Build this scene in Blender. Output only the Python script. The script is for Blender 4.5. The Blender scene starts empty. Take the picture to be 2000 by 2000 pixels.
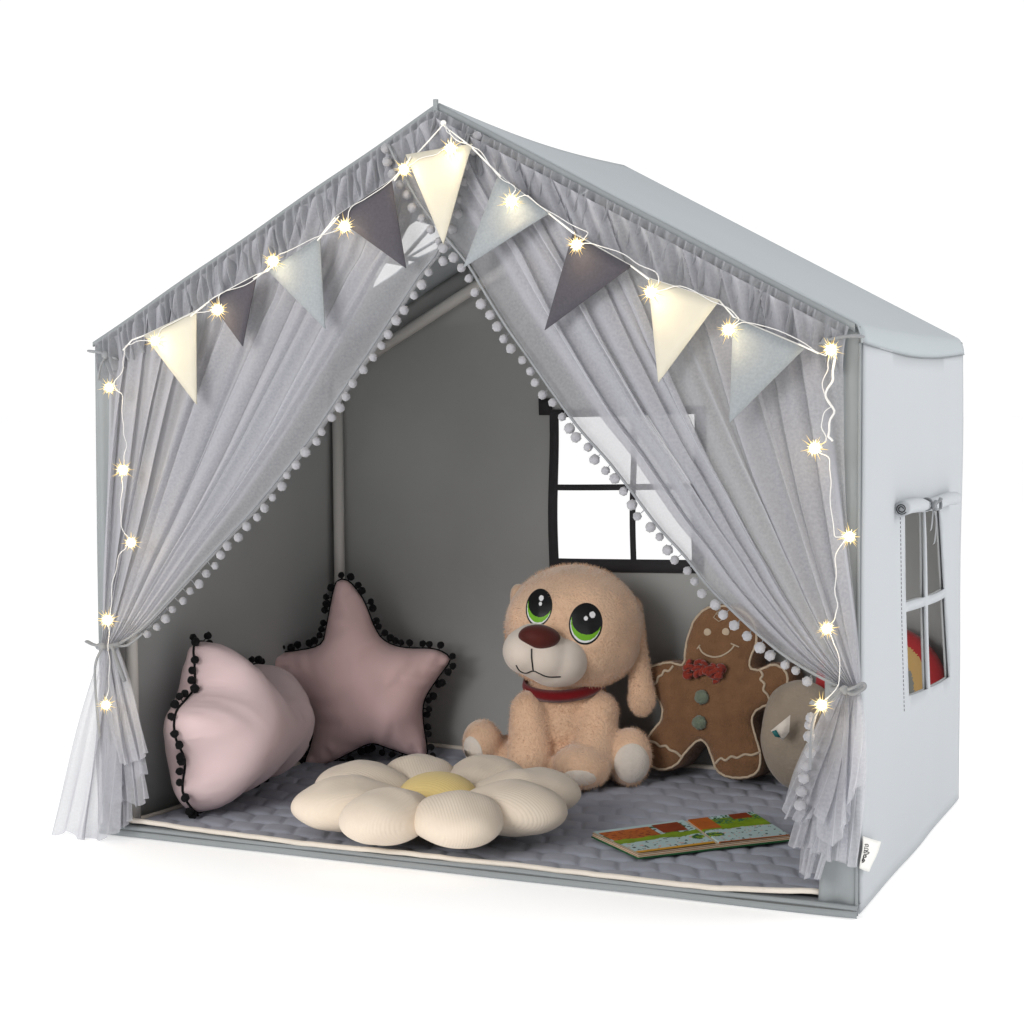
import bpy, bmesh, math, random
import numpy as np
from mathutils import Vector, Matrix, Euler, noise
from mathutils.bvhtree import BVHTree
from mathutils.geometry import delaunay_2d_cdt
random.seed(7)
PI = math.pi
SC = bpy.context.scene
COL = SC.collection
# ------------------------------------------------------------------ real sizes (m): a child's play tent
W, D, HE, HR = 1.21, 0.746, 0.7742, 1.1009
CAM = Vector((1.7397, -2.3248, 0.6855)); ROT = (1.5075, 0.006, 0.4162); FOC = 1.7513
RM = Euler(ROT, 'XYZ').to_matrix()
KD = 2000 / 1932.0

def ray(u, v): return RM @ Vector(((u - 1000) / 2000 / FOC, -(v - 1000) / 2000 / FOC, -1))
def on(u, v, p, n):
    """point of a surveyed sight line on the plane through p with normal n"""
    d = ray(u, v); p = Vector(p); n = Vector(n)
    return CAM + d * ((p - CAM).dot(n) / d.dot(n))
def ony(u, v, y): return on(u, v, (0, y, 0), (0, 1, 0))
def onz(u, v, z): return on(u, v, (0, 0, z), (0, 0, 1))
def onx(u, v, x): return on(u, v, (x, 0, 0), (1, 0, 0))
def ondy(u, v, y): return ony(u * KD, v * KD, y)

# ------------------------------------------------------------------ materials
def new_mat(name):
    m = bpy.data.materials.new(name); m.use_nodes = True
    nt = m.node_tree; nt.nodes.clear()
    return m, nt, nt.nodes, nt.links
def lin(c): return tuple(((x / 255.0) / 12.92 if x / 255.0 < .04045 else ((x / 255.0 + .055) / 1.055) ** 2.4) for x in c) + (1,)
def fabric(name, col, rough=.9, bscale=400, bstr=.15, var=.06, vscale=6, trans=0.0, sheen=.3, wave=None, big=0.0, bigscale=5, bdist=.001, col2=None):
    m, nt, N, L = new_mat(name)
    out = N.new('ShaderNodeOutputMaterial'); b = N.new('ShaderNodeBsdfPrincipled')
    tc = N.new('ShaderNodeTexCoord')
    n1 = N.new('ShaderNodeTexNoise'); n1.inputs['Scale'].default_value = vscale; n1.inputs['Detail'].default_value = 6
    L.new(tc.outputs['Object'], n1.inputs['Vector'])
    mix = N.new('ShaderNodeMix'); mix.data_type = 'RGBA'
    c = Vector(col[:3])
    c2 = Vector(col2[:3]) if col2 else c
    mix.inputs[6].default_value = (*(c * (1 - var)), 1); mix.inputs[7].default_value = (*(c2 * (1 + var)), 1)
    mr = N.new('ShaderNodeMapRange'); mr.inputs[1].default_value = .3; mr.inputs[2].default_value = .7
    L.new(n1.outputs['Fac'], mr.inputs[0]); L.new(mr.outputs[0], mix.inputs[0])
    L.new(mix.outputs[2], b.inputs['Base Color'])
    b.inputs['Roughness'].default_value = rough
    b.inputs['Specular IOR Level'].default_value = .15
    b.inputs['Sheen Weight'].default_value = sheen
    b.inputs['Sheen Roughness'].default_value = .5
    n2 = N.new('ShaderNodeTexNoise'); n2.inputs['Scale'].default_value = bscale; n2.inputs['Detail'].default_value = 3
    L.new(tc.outputs['Object'], n2.inputs['Vector'])
    bp = N.new('ShaderNodeBump'); bp.inputs['Strength'].default_value = bstr; bp.inputs['Distance'].default_value = bdist
    L.new(n2.outputs['Fac'], bp.inputs['Height'])
    last = bp
    if big:
        n3 = N.new('ShaderNodeTexNoise'); n3.inputs['Scale'].default_value = bigscale; n3.inputs['Detail'].default_value = 3; n3.inputs['Distortion'].default_value = .6
        L.new(tc.outputs['Object'], n3.inputs['Vector'])
        b2 = N.new('ShaderNodeBump'); b2.inputs['Strength'].default_value = big; b2.inputs['Distance'].default_value = .02
        L.new(n3.outputs['Fac'], b2.inputs['Height']); L.new(last.outputs[0], b2.inputs['Normal']); last = b2
    if wave:
        wv = N.new('ShaderNodeTexWave'); wv.inputs['Scale'].default_value = wave; wv.inputs['Distortion'].default_value = .4; wv.bands_direction = 'Y'
        L.new(tc.outputs['Object'], wv.inputs['Vector'])
        b2 = N.new('ShaderNodeBump'); b2.inputs['Strength'].default_value = .30; b2.inputs['Distance'].default_value = .0010
        L.new(wv.outputs['Fac'], b2.inputs['Height']); L.new(last.outputs[0], b2.inputs['Normal']); last = b2
    L.new(last.outputs[0], b.inputs['Normal'])
    sh = b
    if trans:
        t = N.new('ShaderNodeBsdfTranslucent'); L.new(mix.outputs[2], t.inputs['Color'])
        ms = N.new('ShaderNodeMixShader'); ms.inputs[0].default_value = trans
        L.new(b.outputs[0], ms.inputs[1]); L.new(t.outputs[0], ms.inputs[2]); sh = ms
    L.new(sh.outputs[0], out.inputs['Surface'])
    return m
def tulle(name, col, a0, trans=.45):
    """net fabric: the more obliquely a sight line crosses it, the more threads it meets"""
    m, nt, N, L = new_mat(name)
    out = N.new('ShaderNodeOutputMaterial')
    d = N.new('ShaderNodeBsdfDiffuse'); t = N.new('ShaderNodeBsdfTranslucent'); tr = N.new('ShaderNodeBsdfTransparent')
    d.inputs['Color'].default_value = col; t.inputs['Color'].default_value = col
    m1 = N.new('ShaderNodeMixShader'); m1.inputs[0].default_value = trans
    L.new(d.outputs[0], m1.inputs[1]); L.new(t.outputs[0], m1.inputs[2])
    g = N.new('ShaderNodeNewGeometry')
    dp = N.new('ShaderNodeVectorMath'); dp.operation = 'DOT_PRODUCT'
    L.new(g.outputs['True Normal'], dp.inputs[0]); L.new(g.outputs['Incoming'], dp.inputs[1])
    def M(op, a, b=None):
        n = N.new('ShaderNodeMath'); n.operation = op
        for i, x in enumerate((a, b)):
            if x is None: continue
            if isinstance(x, (int, float)): n.inputs[i].default_value = x
            else: L.new(x, n.inputs[i])
        return n.outputs[0]
    c = M('MAXIMUM', M('ABSOLUTE', dp.outputs['Value']), .12)
    p = M('POWER', 1 - a0, M('DIVIDE', 1.0, c))
    nz = N.new('ShaderNodeTexNoise'); nz.inputs['Scale'].default_value = 260; nz.inputs['Detail'].default_value = 2
    tc = N.new('ShaderNodeTexCoord'); L.new(tc.outputs['Object'], nz.inputs['Vector'])
    q = M('MULTIPLY', p, M('ADD', .75, M('MULTIPLY', nz.outputs['Fac'], .5)))
    q = M('MINIMUM', q, 1.0)
    m2 = N.new('ShaderNodeMixShader')
    L.new(q, m2.inputs[0]); L.new(m1.outputs[0], m2.inputs[1]); L.new(tr.outputs[0], m2.inputs[2])
    L.new(m2.outputs[0], out.inputs['Surface'])
    return m
def plain(name, col, rough=.5, spec=.3, metal=0):
    m, nt, N, L = new_mat(name)
    out = N.new('ShaderNodeOutputMaterial'); b = N.new('ShaderNodeBsdfPrincipled')
    b.inputs['Base Color'].default_value = col; b.inputs['Roughness'].default_value = rough
    b.inputs['Specular IOR Level'].default_value = spec; b.inputs['Metallic'].default_value = metal
    L.new(b.outputs[0], out.inputs['Surface']); return m
def glow(name, col, s):
    m, nt, N, L = new_mat(name)
    out = N.new('ShaderNodeOutputMaterial'); e = N.new('ShaderNodeEmission')
    e.inputs['Color'].default_value = col; e.inputs['Strength'].default_value = s
    L.new(e.outputs[0], out.inputs['Surface']); return m

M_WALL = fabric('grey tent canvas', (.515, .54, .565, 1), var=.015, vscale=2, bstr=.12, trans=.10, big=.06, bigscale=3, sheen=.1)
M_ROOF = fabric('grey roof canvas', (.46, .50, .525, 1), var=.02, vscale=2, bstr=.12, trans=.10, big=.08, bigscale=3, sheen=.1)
M_IN = fabric('tent canvas in shade', (.355, .36, .353, 1), var=.06, vscale=3, bstr=.15, big=.38, bigscale=5, sheen=.0)  # interior shade is put into the rear canvas colour
M_INW = fabric('tent side canvas in shade', (.40, .41, .41, 1), var=.04, vscale=3, bstr=.1, big=.1, bigscale=3, sheen=0)  # inside of walls and roof, darkened in colour for the dim interior
M_STRIP = fabric('grey edging canvas', (.275, .295, .305, 1), var=.03, vscale=5, bstr=.12, big=.10, bigscale=9, sheen=.05)
M_DARK = fabric('charcoal window tape', (.035, .034, .037, 1), var=.15, vscale=8, sheen=.05)
M_POLE = plain('white plastic tube', (.62, .60, .57, 1), .35, .4)
M_TULLE = tulle('grey tulle', (.60, .605, .645, 1), .49)
M_TULLE2 = tulle('gathered grey tulle', (.45, .46, .49, 1), .55)
M_POM = fabric('pale grey wool', (.33, .33, .355, 1), bscale=500, bstr=.8, var=.12, vscale=60, sheen=.5)
M_RIB = fabric('grey ribbon', (.24, .25, .265, 1), var=.08, vscale=30)
M_BLK = fabric('black wool', (.008, .008, .009, 1), bscale=500, bstr=.6, sheen=.05)
M_PINK = fabric('pink cotton', (.70, .54, .545, 1), var=.02, vscale=4, bstr=.10, big=.05, bigscale=14, sheen=.15)
M_ROSE = fabric('dusty rose cotton', (.88, .62, .605, 1), var=.04, vscale=4, bstr=.10, big=.05, bigscale=14, sheen=.15)
M_CREAM = fabric('cream corduroy', (.74, .635, .52, 1), var=.03, vscale=8, bstr=.08, wave=75, sheen=.2)
M_YEL = fabric('yellow corduroy', (.78, .60, .25, 1), var=.06, vscale=12, bstr=.08, wave=75, sheen=.2)
M_MAT = fabric('grey quilt', (.33, .345, .405, 1), var=.10, vscale=7, bstr=.3, bscale=120, big=.10, bigscale=40, sheen=.1)
M_BIND = fabric('cream binding', (.72, .66, .58, 1), var=.05, vscale=30)
M_FUR = fabric('beige plush', (.74, .495, .33, 1), bscale=210, bstr=.75, bdist=.004, var=.15, vscale=13, sheen=.7)
M_FURW = fabric('white plush', (.74, .66, .58, 1), bscale=210, bstr=.6, bdist=.003, var=.06, vscale=22, sheen=.5)
M_SMOOTH = fabric('smooth white plush', (.70, .61, .53, 1), bscale=500, bstr=.2, var=.03, vscale=12, sheen=.4)
M_NOSE = fabric('brown felt', (.075, .012, .008, 1), bscale=300, bstr=.3, var=.15, vscale=25, sheen=.2, rough=.6)
M_REDC = fabric('red velvet', (.17, .005, .008, 1), bscale=300, bstr=.3, var=.15, vscale=25, sheen=.3)
M_INK = plain('black satin thread', (.006, .006, .007, 1), .35, .4)
M_GREEN = plain('green satin thread', (.16, .42, .02, 1), .5)
M_WTH = plain('white satin thread', (.75, .75, .76, 1), .5)
M_GB = fabric('brown wool knit', (.20, .102, .050, 1), bscale=260, bstr=.8, bdist=.003, var=.15, vscale=40, sheen=.3)
M_ICE = fabric('cream yarn', (.50, .40, .29, 1), bscale=600, bstr=.5, var=.1, vscale=60)
M_BOW = fabric('red wool felt', (.25, .032, .018, 1), bscale=150, bstr=.9, bdist=.004, var=.3, vscale=50)
M_SAGE = fabric('sage wool', (.165, .20, .145, 1), bscale=400, bstr=.9, bdist=.003, var=.2, vscale=80)
M_RRED = fabric('red cotton', (.50, .045, .05, 1), bstr=.2)
M_RYEL = fabric('sand cotton', (.62, .40, .16, 1), bstr=.2)
M_RGRY = fabric('slate cotton', (.27, .27, .25, 1), bstr=.2)
M_CUSH = fabric('cream boucle', (.30, .245, .19, 1), bscale=160, bstr=.6, bdist=.003, var=.08, vscale=30)
M_TEAL = plain('teal print', (.02, .13, .13, 1), .6)
M_FLC = fabric('cream felt', (.58, .55, .46, 1), bscale=300, bstr=.2, var=.02, vscale=30, sheen=.1)
M_FLG = fabric('light grey felt', (.285, .31, .33, 1), bscale=300, bstr=.3, var=.08, vscale=300, sheen=.1)
M_FLD = fabric('plum grey felt', (.074, .070, .084, 1), bscale=300, bstr=.3, var=.10, vscale=300, sheen=.1)
M_CORD = plain('white cord', (.85, .84, .80, 1), .6)
M_WIRE = plain('clear wire', (.66, .66, .66, 1), .3)
M_TAG = fabric('woven label', (.85, .84, .80, 1), var=.02, bstr=.1)
M_CORE = glow('lit lamp core', (1, .93, .72, 1), 14)
M_SPIKE = glow('lit lamp ray', (1, .72, .26, 1), 1.7)
M_SPIKE2 = glow('lit lamp ray bright', (1, .86, .50, 1), 3.2)
M_STITCH = plain('grey stitching', (.26, .26, .28, 1), .8)

# ------------------------------------------------------------------ object helpers
def mesh_obj(name, verts, faces, mats, parent=None, smooth=True, fmat=None):
    me = bpy.data.meshes.new(name)
    me.from_pydata([tuple(v) for v in verts], [], [tuple(f) for f in faces])
    for m in (mats if isinstance(mats, (list, tuple)) else [mats]): me.materials.append(m)
    if fmat is not None:
        for p, k in zip(me.polygons, fmat): p.material_index = k
    if smooth:
        for p in me.polygons: p.use_smooth = True
    me.update()
    o = bpy.data.objects.new(name, me); COL.objects.link(o)
    if parent: o.parent = parent
    return o
class MB:
    def __init__(s): s.v = []; s.f = []; s.m = []
    def add(s, vs, fs, k=0):
        n = len(s.v); s.v += [Vector(v) for v in vs]; s.f += [tuple(i + n for i in f) for f in fs]; s.m += [k] * len(fs)
    def box(s, lo, hi, k=0):
        x0, y0, z0 = lo; x1, y1, z1 = hi
        s.add([(x0, y0, z0), (x1, y0, z0), (x1, y1, z0), (x0, y1, z0), (x0, y0, z1), (x1, y0, z1), (x1, y1, z1), (x0, y1, z1)],
              [(0, 3, 2, 1), (4, 5, 6, 7), (0, 1, 5, 4), (1, 2, 6, 5), (2, 3, 7, 6), (3, 0, 4, 7)], k)
    def tube(s, pts, r, seg=8, k=0, closed=False, flat=1.0):
        pts = [Vector(p) for p in pts]; n = len(pts)
        rr = r if isinstance(r, (list, tuple)) else [r] * n
        vs = []; fs = []; up = None
        for i, p in enumerate(pts):
            a = pts[i - 1] if (i > 0 or closed) else p
            b = pts[(i + 1) % n] if (i < n - 1 or closed) else p
            t = (b - a)
            t = t.normalized() if t.length > 1e-9 else Vector((0, 0, 1))
            if up is None:
                up = Vector((0, 0, 1)) if abs(t.z) < .9 else Vector((0, 1, 0))
            x = t.cross(up)
            if x.length < 1e-5: x = t.cross(Vector((1, 0, 0)))
            x.normalize(); y = x.cross(t).normalized(); up = y
            for j in range(seg):
                a_ = 2 * PI * j / seg
                vs.append(p + x * (math.cos(a_) * rr[i]) + y * (math.sin(a_) * rr[i] * flat))
        m = n if closed else n - 1
        for i in range(m):
            i2 = (i + 1) % n
            for j in range(seg):
                j2 = (j + 1) % seg
                fs.append((i * seg + j, i * seg + j2, i2 * seg + j2, i2 * seg + j))
        if not closed:
            fs.append(tuple(range(seg - 1, -1, -1))); fs.append(tuple(range((n - 1) * seg, n * seg)))
        s.add(vs, fs, k)
    def ell(s, c, r, rot=None, seg=24, rings=16, k=0):
        vs = []; fs = []
        R_ = rot or Matrix.Identity(3); c = Vector(c)
        if not isinstance(r, (tuple, list)): r = (r, r, r)
        for i in range(rings + 1):
            th = PI * i / rings
            for j in range(seg):
                ph = 2 * PI * j / seg
                vs.append(c + R_ @ Vector((r[0] * math.sin(th) * math.cos(ph), r[1] * math.sin(th) * math.sin(ph), r[2] * math.cos(th))))
        for i in range(rings):
            for j in range(seg):
                j2 = (j + 1) % seg
                fs.append((i * seg + j, (i + 1) * seg + j, (i + 1) * seg + j2, i * seg + j2))
        s.add(vs, fs, k)
    def build(s, name, mats, parent=None, smooth=True): return mesh_obj(name, s.v, s.f, mats, parent, smooth, s.m)
def thing(name, label, cat, loc=(0, 0, 0), rotz=0, group=None):
    o = bpy.data.objects.new(name, None); COL.objects.link(o)
    o.empty_display_size = .05
    o.location = loc; o.rotation_euler = (0, 0, rotz); o['label'] = label; o['category'] = cat
    if group: o['group'] = group
    return o
def tag(o, label=None, cat=None, kind=None, group=None):
    if label: o['label'] = label
    if cat: o['category'] = cat
    if kind: o['kind'] = kind
    if group: o['group'] = group
    return o
def solid(o, t, off=0):
    m = o.modifiers.new('thickness', 'SOLIDIFY'); m.thickness = t; m.offset = off; return o
def bake(o):
    dg = bpy.context.evaluated_depsgraph_get(); ev = o.evaluated_get(dg)
    me = bpy.data.meshes.new_from_object(ev); o.modifiers.clear(); o.data = me
    for p in me.polygons: p.use_smooth = True
    return o
def grid(nx, ny, f):
    vs = [f(i / nx, j / ny) for j in range(ny + 1) for i in range(nx + 1)]
    fs = [(j * (nx + 1) + i, j * (nx + 1) + i + 1, (j + 1) * (nx + 1) + i + 1, (j + 1) * (nx + 1) + i) for j in range(ny) for i in range(nx)]
    return vs, fs
def smooth_poly(pts, n=8, closed=True):
    """Catmull-Rom through 2D/3D points"""
    P = [Vector(p) for p in pts]; out = []; N_ = len(P)
    for i in range(N_ if closed else N_ - 1):
        if closed: p0, p1, p2, p3 = P[i - 1], P[i], P[(i + 1) % N_], P[(i + 2) % N_]
        else: p0, p1, p2, p3 = P[max(i - 1, 0)], P[i], P[i + 1], P[min(i + 2, N_ - 1)]
        for k in range(n):
            t = k / n
            out.append(.5 * ((2 * p1) + (p2 - p0) * t + (2 * p0 - 5 * p1 + 4 * p2 - p3) * t * t + (3 * p1 - p0 - 3 * p2 + p3) * t ** 3))
    if not closed: out.append(P[-1])
    return out
def resample(pts, n, closed=False):
    P = [Vector(p) for p in pts] + ([Vector(pts[0])] if closed else [])
    L_ = [0]
    for a, b in zip(P, P[1:]): L_.append(L_[-1] + (b - a).length)
    out = []; j = 0; cnt = n
    for i in range(cnt):
        t = L_[-1] * i / (cnt if closed else cnt - 1)
        while j < len(L_) - 2 and L_[j + 1] < t: j += 1
        d = L_[j + 1] - L_[j]
        out.append(P[j].lerp(P[j + 1], (t - L_[j]) / d if d > 1e-9 else 0))
    return out
def inflate(name, outline, T, mats, parent, xf, cell=.008, gusset=0.0, power=.5, wr=.0, wrf=180, back=1.0, fmatf=None, dimp=None):
    """puff a flat outline (2D points in m) into a cushion: thickness follows the membrane over the outline"""
    P = [Vector((p[0], p[1])) for p in outline]
    A = np.array([(p.x, p.y) for p in P]); B = np.roll(A, -1, 0)
    lo = A.min(0) - cell * 2; hi = A.max(0) + cell * 2
    g = cell / 2
    nx = int((hi[0] - lo[0]) / g) + 1; ny = int((hi[1] - lo[1]) / g) + 1
    X, Y = np.meshgrid(lo[0] + g * np.arange(nx), lo[1] + g * np.arange(ny))
    ins = np.zeros(X.shape, bool)
    for (x1, y1), (x2, y2) in zip(A, B):
        c = ((y1 > Y) != (y2 > Y))
        if y2 != y1: ins ^= c & (X < (x2 - x1) * (Y - y1) / (y2 - y1) + x1)
    phi = np.zeros(X.shape)
    for it in range(1400):
        q = (np.roll(phi, 1, 0) + np.roll(phi, -1, 0) + np.roll(phi, 1, 1) + np.roll(phi, -1, 1)) / 4 + 1
        phi = np.where(ins, q, 0)
    phi /= phi.max()
    L_ = np.sqrt(((B - A) ** 2).sum(1)); cum = np.concatenate([[0], np.cumsum(L_)[:-1]])
    def near(p):
        d = B - A; t = np.clip(((p - A) * d).sum(1) / np.maximum((d * d).sum(1), 1e-12), 0, 1)
        e = np.sqrt(((A + d * t[:, None] - p) ** 2).sum(1)); k = e.argmin()
        return e[k], cum[k] + t[k] * L_[k]
    pts = [tuple(a) for a in A]; nb = len(pts)
    gx = int((hi[0] - lo[0]) / cell); gy = int((hi[1] - lo[1]) / cell)
    for j in range(gy):
        for i in range(gx):
            x = lo[0] + cell * (i + (.5 if j % 2 else 0)); y = lo[1] + cell * j
            a, b = int(round((x - lo[0]) / g)), int(round((y - lo[1]) / g))
            if 0 <= a < nx and 0 <= b < ny and ins[b, a]:
                if near(np.array([x, y]))[0] > cell * .45: pts.append((x, y))
    vs2, _, fs2, _, _, _ = delaunay_2d_cdt([Vector(p) for p in pts], [(i, (i + 1) % nb) for i in range(nb)], [], 1, 1e-7)
    def samp(x, y):
        fx = (x - lo[0]) / g; fy = (y - lo[1]) / g; i, j = int(fx), int(fy); fx -= i; fy -= j
        i = min(max(i, 0), nx - 2); j = min(max(j, 0), ny - 2)
        return (phi[j, i] * (1 - fx) + phi[j, i + 1] * fx) * (1 - fy) + (phi[j + 1, i] * (1 - fx) + phi[j + 1, i + 1] * fx) * fy
    H = []
    bset = {}
    for k, v in enumerate(vs2):
        e, s = near(np.array([v.x, v.y]))
        h = 0 if e < cell * .1 else T * max(samp(v.x, v.y), 0) ** power
        if wr and h > 0:
            amp = noise.noise(Vector((s * 25, 3.1, 0))) + .35
            h += wr * max(amp, 0) * math.sin(s * wrf + 5 * noise.noise(Vector((v.x * 14, v.y * 14, 1)))) * math.exp(-e / .045) * min(1, e / .008)
            h += wr * .9 * noise.noise(Vector((v.x * 16, v.y * 16, 4)))
        if dimp: h *= dimp(v.x, v.y)
        H.append(max(h, 0) if e >= cell * .1 else 0)
    nv = len(vs2); V = []; F = []; FM = []
    bound = set(k for k, v in enumerate(vs2) if near(np.array([v.x, v.y]))[0] < cell * .05)
    hg = gusset / 2
    for k, v in enumerate(vs2): V.append((v.x, -(H[k] + hg), v.y))
    for k, v in enumerate(vs2): V.append((v.x, (H[k] * back + hg), v.y))
    for f in fs2:
        f = list(f)
        nrm = (vs2[f[1]] - vs2[f[0]]).cross(vs2[f[2]] - vs2[f[0]])
        if nrm < 0: f.reverse()
        F.append(tuple(f)); F.append(tuple(i + nv for i in reversed(f)))
        if fmatf:
            c = sum((vs2[i] for i in f), Vector((0, 0))) / len(f); k = fmatf(c.x, c.y)
        else: k = 0
        FM += [k, k]
    # rim
    ec = {}
    for f in fs2:
        for a, b in zip(f, list(f[1:]) + [f[0]]):
            ec[tuple(sorted((a, b)))] = ec.get(tuple(sorted((a, b))), 0) + 1
    for (a, b), c in ec.items():
        if c == 1:
            F.append((a, b, b + nv, a + nv)); FM.append(0)
    o = mesh_obj(name, [xf(Vector(v)) for v in V], F, mats, parent, True, FM)
    bm = bmesh.new(); bm.from_mesh(o.data)
    bmesh.ops.remove_doubles(bm, verts=bm.verts, dist=1e-6)
    bmesh.ops.recalc_face_normals(bm, faces=bm.faces)
    bm.to_mesh(o.data); bm.free()
    return o
def pom_mesh(name, r, mat, sub=3, rough=.2):
    bm = bmesh.new(); bmesh.ops.create_icosphere(bm, subdivisions=sub, radius=r)
    for v in bm.verts:
        v.co *= 1 + rough * noise.noise(v.co * (3.0 / r)) + random.uniform(-.08, .08)
    me = bpy.data.meshes.new(name); bm.to_mesh(me); bm.free(); me.materials.append(mat)
    for p in me.polygons: p.use_smooth = True
    return me
def place(me, name, loc, parent, rot=None, s=1.0):
    o = bpy.data.objects.new(name, me); COL.objects.link(o); o.parent = parent; o.location = loc
    o.rotation_euler = rot or (random.uniform(0, 6), random.uniform(0, 6), random.uniform(0, 6)); o.scale = (s, s, s) if not isinstance(s, tuple) else s
    return o
POM_G = pom_mesh('grey pompom', .0066, M_POM)
POM_B = pom_mesh('black pompom', .0066, M_BLK, 2)

# ------------------------------------------------------------------ ground
vs, fs = grid(2, 2, lambda a, b: (-60 + 120 * a, -60 + 120 * b, -.003))
m, nt, N, L = new_mat('white studio floor')
out = N.new('ShaderNodeOutputMaterial'); d = N.new('ShaderNodeBsdfDiffuse'); d.inputs['Color'].default_value = (.9, .9, .9, 1)
e = N.new('ShaderNodeEmission'); e.inputs['Strength'].default_value = .42  # glow added to keep the floor white; no lamp beneath
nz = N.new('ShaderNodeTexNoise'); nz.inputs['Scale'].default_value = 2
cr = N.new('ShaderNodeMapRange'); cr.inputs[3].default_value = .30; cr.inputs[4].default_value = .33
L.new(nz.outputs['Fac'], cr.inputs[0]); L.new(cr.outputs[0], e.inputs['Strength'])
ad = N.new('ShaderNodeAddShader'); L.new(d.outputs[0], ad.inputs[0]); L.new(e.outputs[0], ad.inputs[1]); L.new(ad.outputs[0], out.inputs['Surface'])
tag(mesh_obj('ground', vs, fs, m, None, False), 'seamless white studio floor under the play tent', 'floor', 'structure')

# ------------------------------------------------------------------ the tent
tent = thing('play_tent', 'grey house-shaped play tent with open curtained front and side window', 'play tent')
SLOPE = (HR - HE) / (W / 2)
def roof_z(x): return HR - abs(x - W / 2) * SLOPE
def wob(x, y, z, a=.004, s=3.0): return a * noise.noise(Vector((x * s, y * s, z * s)))

def panel_with_holes(pts2, holes, to3, name, mat, parent, cell=.02, thick=.003, wave=.0):
    """flat fabric panel in 2D with openings cut out; to3 maps it into the tent"""
    P = [Vector(p) for p in pts2]; nb = len(P)
    allp = list(P); edges = [(i, (i + 1) % nb) for i in range(nb)]
    hp = []
    for h in holes:
        n0 = len(allp); H = [Vector(q) for q in h]; allp += H
        edges += [(n0 + i, n0 + (i + 1) % len(H)) for i in range(len(H))]; hp.append(H)
    def inside(p, poly):
        c = False
        for a, b in zip(poly, poly[1:] + poly[:1]):
            if (a.y > p.y) != (b.y > p.y) and p.x < (b.x - a.x) * (p.y - a.y) / (b.y - a.y) + a.x: c = not c
        return c
    def far(p):
        for poly in [P] + hp:
            for a, b in zip(poly, poly[1:] + poly[:1]):
                d = b - a; t = max(0, min(1, (p - a).dot(d) / max(d.dot(d), 1e-12)))
                if (a + d * t - p).length < cell * .4: return False
        return True
    x0 = min(p.x for p in P); x1 = max(p.x for p in P); y0 = min(p.y for p in P); y1 = max(p.y for p in P)
    x = x0
    while x < x1:
        y = y0
        while y < y1:
            p = Vector((x, y))
            if inside(p, P) and not any(inside(p, h) for h in hp) and far(p): allp.append(p)
            y += cell
        x += cell
    v2, _, f2, _, _, _ = delaunay_2d_cdt(allp, edges, [], 1, 1e-7)
    F = []
    for f in f2:
        c = sum((v2[i] for i in f), Vector((0, 0))) / len(f)
        if inside(c, P) and not any(inside(c, h) for h in hp): F.append(tuple(f))
    o = mesh_obj(name, [to3(v.x, v.y) for v in v2], F, mat, parent)
    if thick: solid(o, thick, 0)
    return o

def arc_edge(p, q, bow, n=8):
    """points from p towards q with a slight bow"""
    p, q = Vector(p), Vector(q); d = q - p; nrm = Vector((-d.y, d.x)).normalized()
    return [p + d * (i / n) + nrm * bow * math.sin(PI * i / n) for i in range(n)]

# right wall (outer face + added inner sheet with shade in its colour) with its window
def yz(u, v): q = onx(u, v, W); return (q.y, q.z)
wTL, wTR, wBR, wBL = yz(1759, 1004), yz(1829, 990), yz(1849, 1322), yz(1767, 1359)
mL0, mL1, mR0, mR1 = yz(1762, 1177), yz(1762.5, 1195), yz(1839, 1150), yz(1840, 1166)
vT0, vT1 = yz(1795.2, 1000), yz(1797.2, 1000)
vm0, vm1 = yz(1798.5, 1166), yz(1803, 1164); vb0, vb1 = yz(1799, 1183), yz(1803.6, 1181.5)
vB0, vB1 = yz(1805.5, 1345), yz(1809.5, 1342.5)
panes = [[wTL, vT0, vm0, mL0], [vT1, wTR, mR0, vm1], [mL1, vb0, vB0, wBL], [vb1, mR1, wBR, vB1]]
panes = [sum([arc_edge(a, b, random.uniform(-.0015, .0015), 6) for a, b in zip(q, q[1:] + q[:1])], []) for q in panes]
def right3(y, z, off=0):
    b = .006 * math.sin(PI * min(max(y / D, 0), 1)) * math.sin(PI * min(max(z / HE, 0), 1))
    return (W + off + b + wob(0, y, z, .003, 4), y, z)
wall_out = arc_edge((0.002, 0), (D - .002, 0), 0, 20) + arc_edge((D - .002, 0), (D - .002, HE - .018), 0, 20) + arc_edge((D - .002, HE - .018), (.002, HE - .018), .012, 20) + arc_edge((.002, HE - .018), (.002, 0), .0, 20)
def rnd(q): return [tuple(p) for p in q]
panel_with_holes(rnd(wall_out), [rnd(p) for p in panes], lambda y, z: right3(y, z), 'side_wall', M_WALL, tent)
panel_with_holes(rnd(wall_out), [rnd(p) for p in panes], lambda y, z: (right3(y, z)[0] - .006, y, z), 'wall_inner_shade', M_INW, tent)
# left wall
def left3(y, z):
    t = 1 - z / HE
    return (-.006 * math.sin(PI * z / HE) + wob(1, y, z, .004, 4) + .003 * math.sin(9 * y) + .004 * t, y, z)
vs, fs = grid(20, 24, lambda a, b: left3(D * a, (HE - .001) * b))
solid(mesh_obj('side_wall', vs, fs, M_WALL, tent), .003)
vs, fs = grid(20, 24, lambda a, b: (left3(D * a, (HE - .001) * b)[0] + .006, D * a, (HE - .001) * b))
solid(mesh_obj('wall_inner_shade', vs, fs, M_INW, tent), .002)
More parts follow.
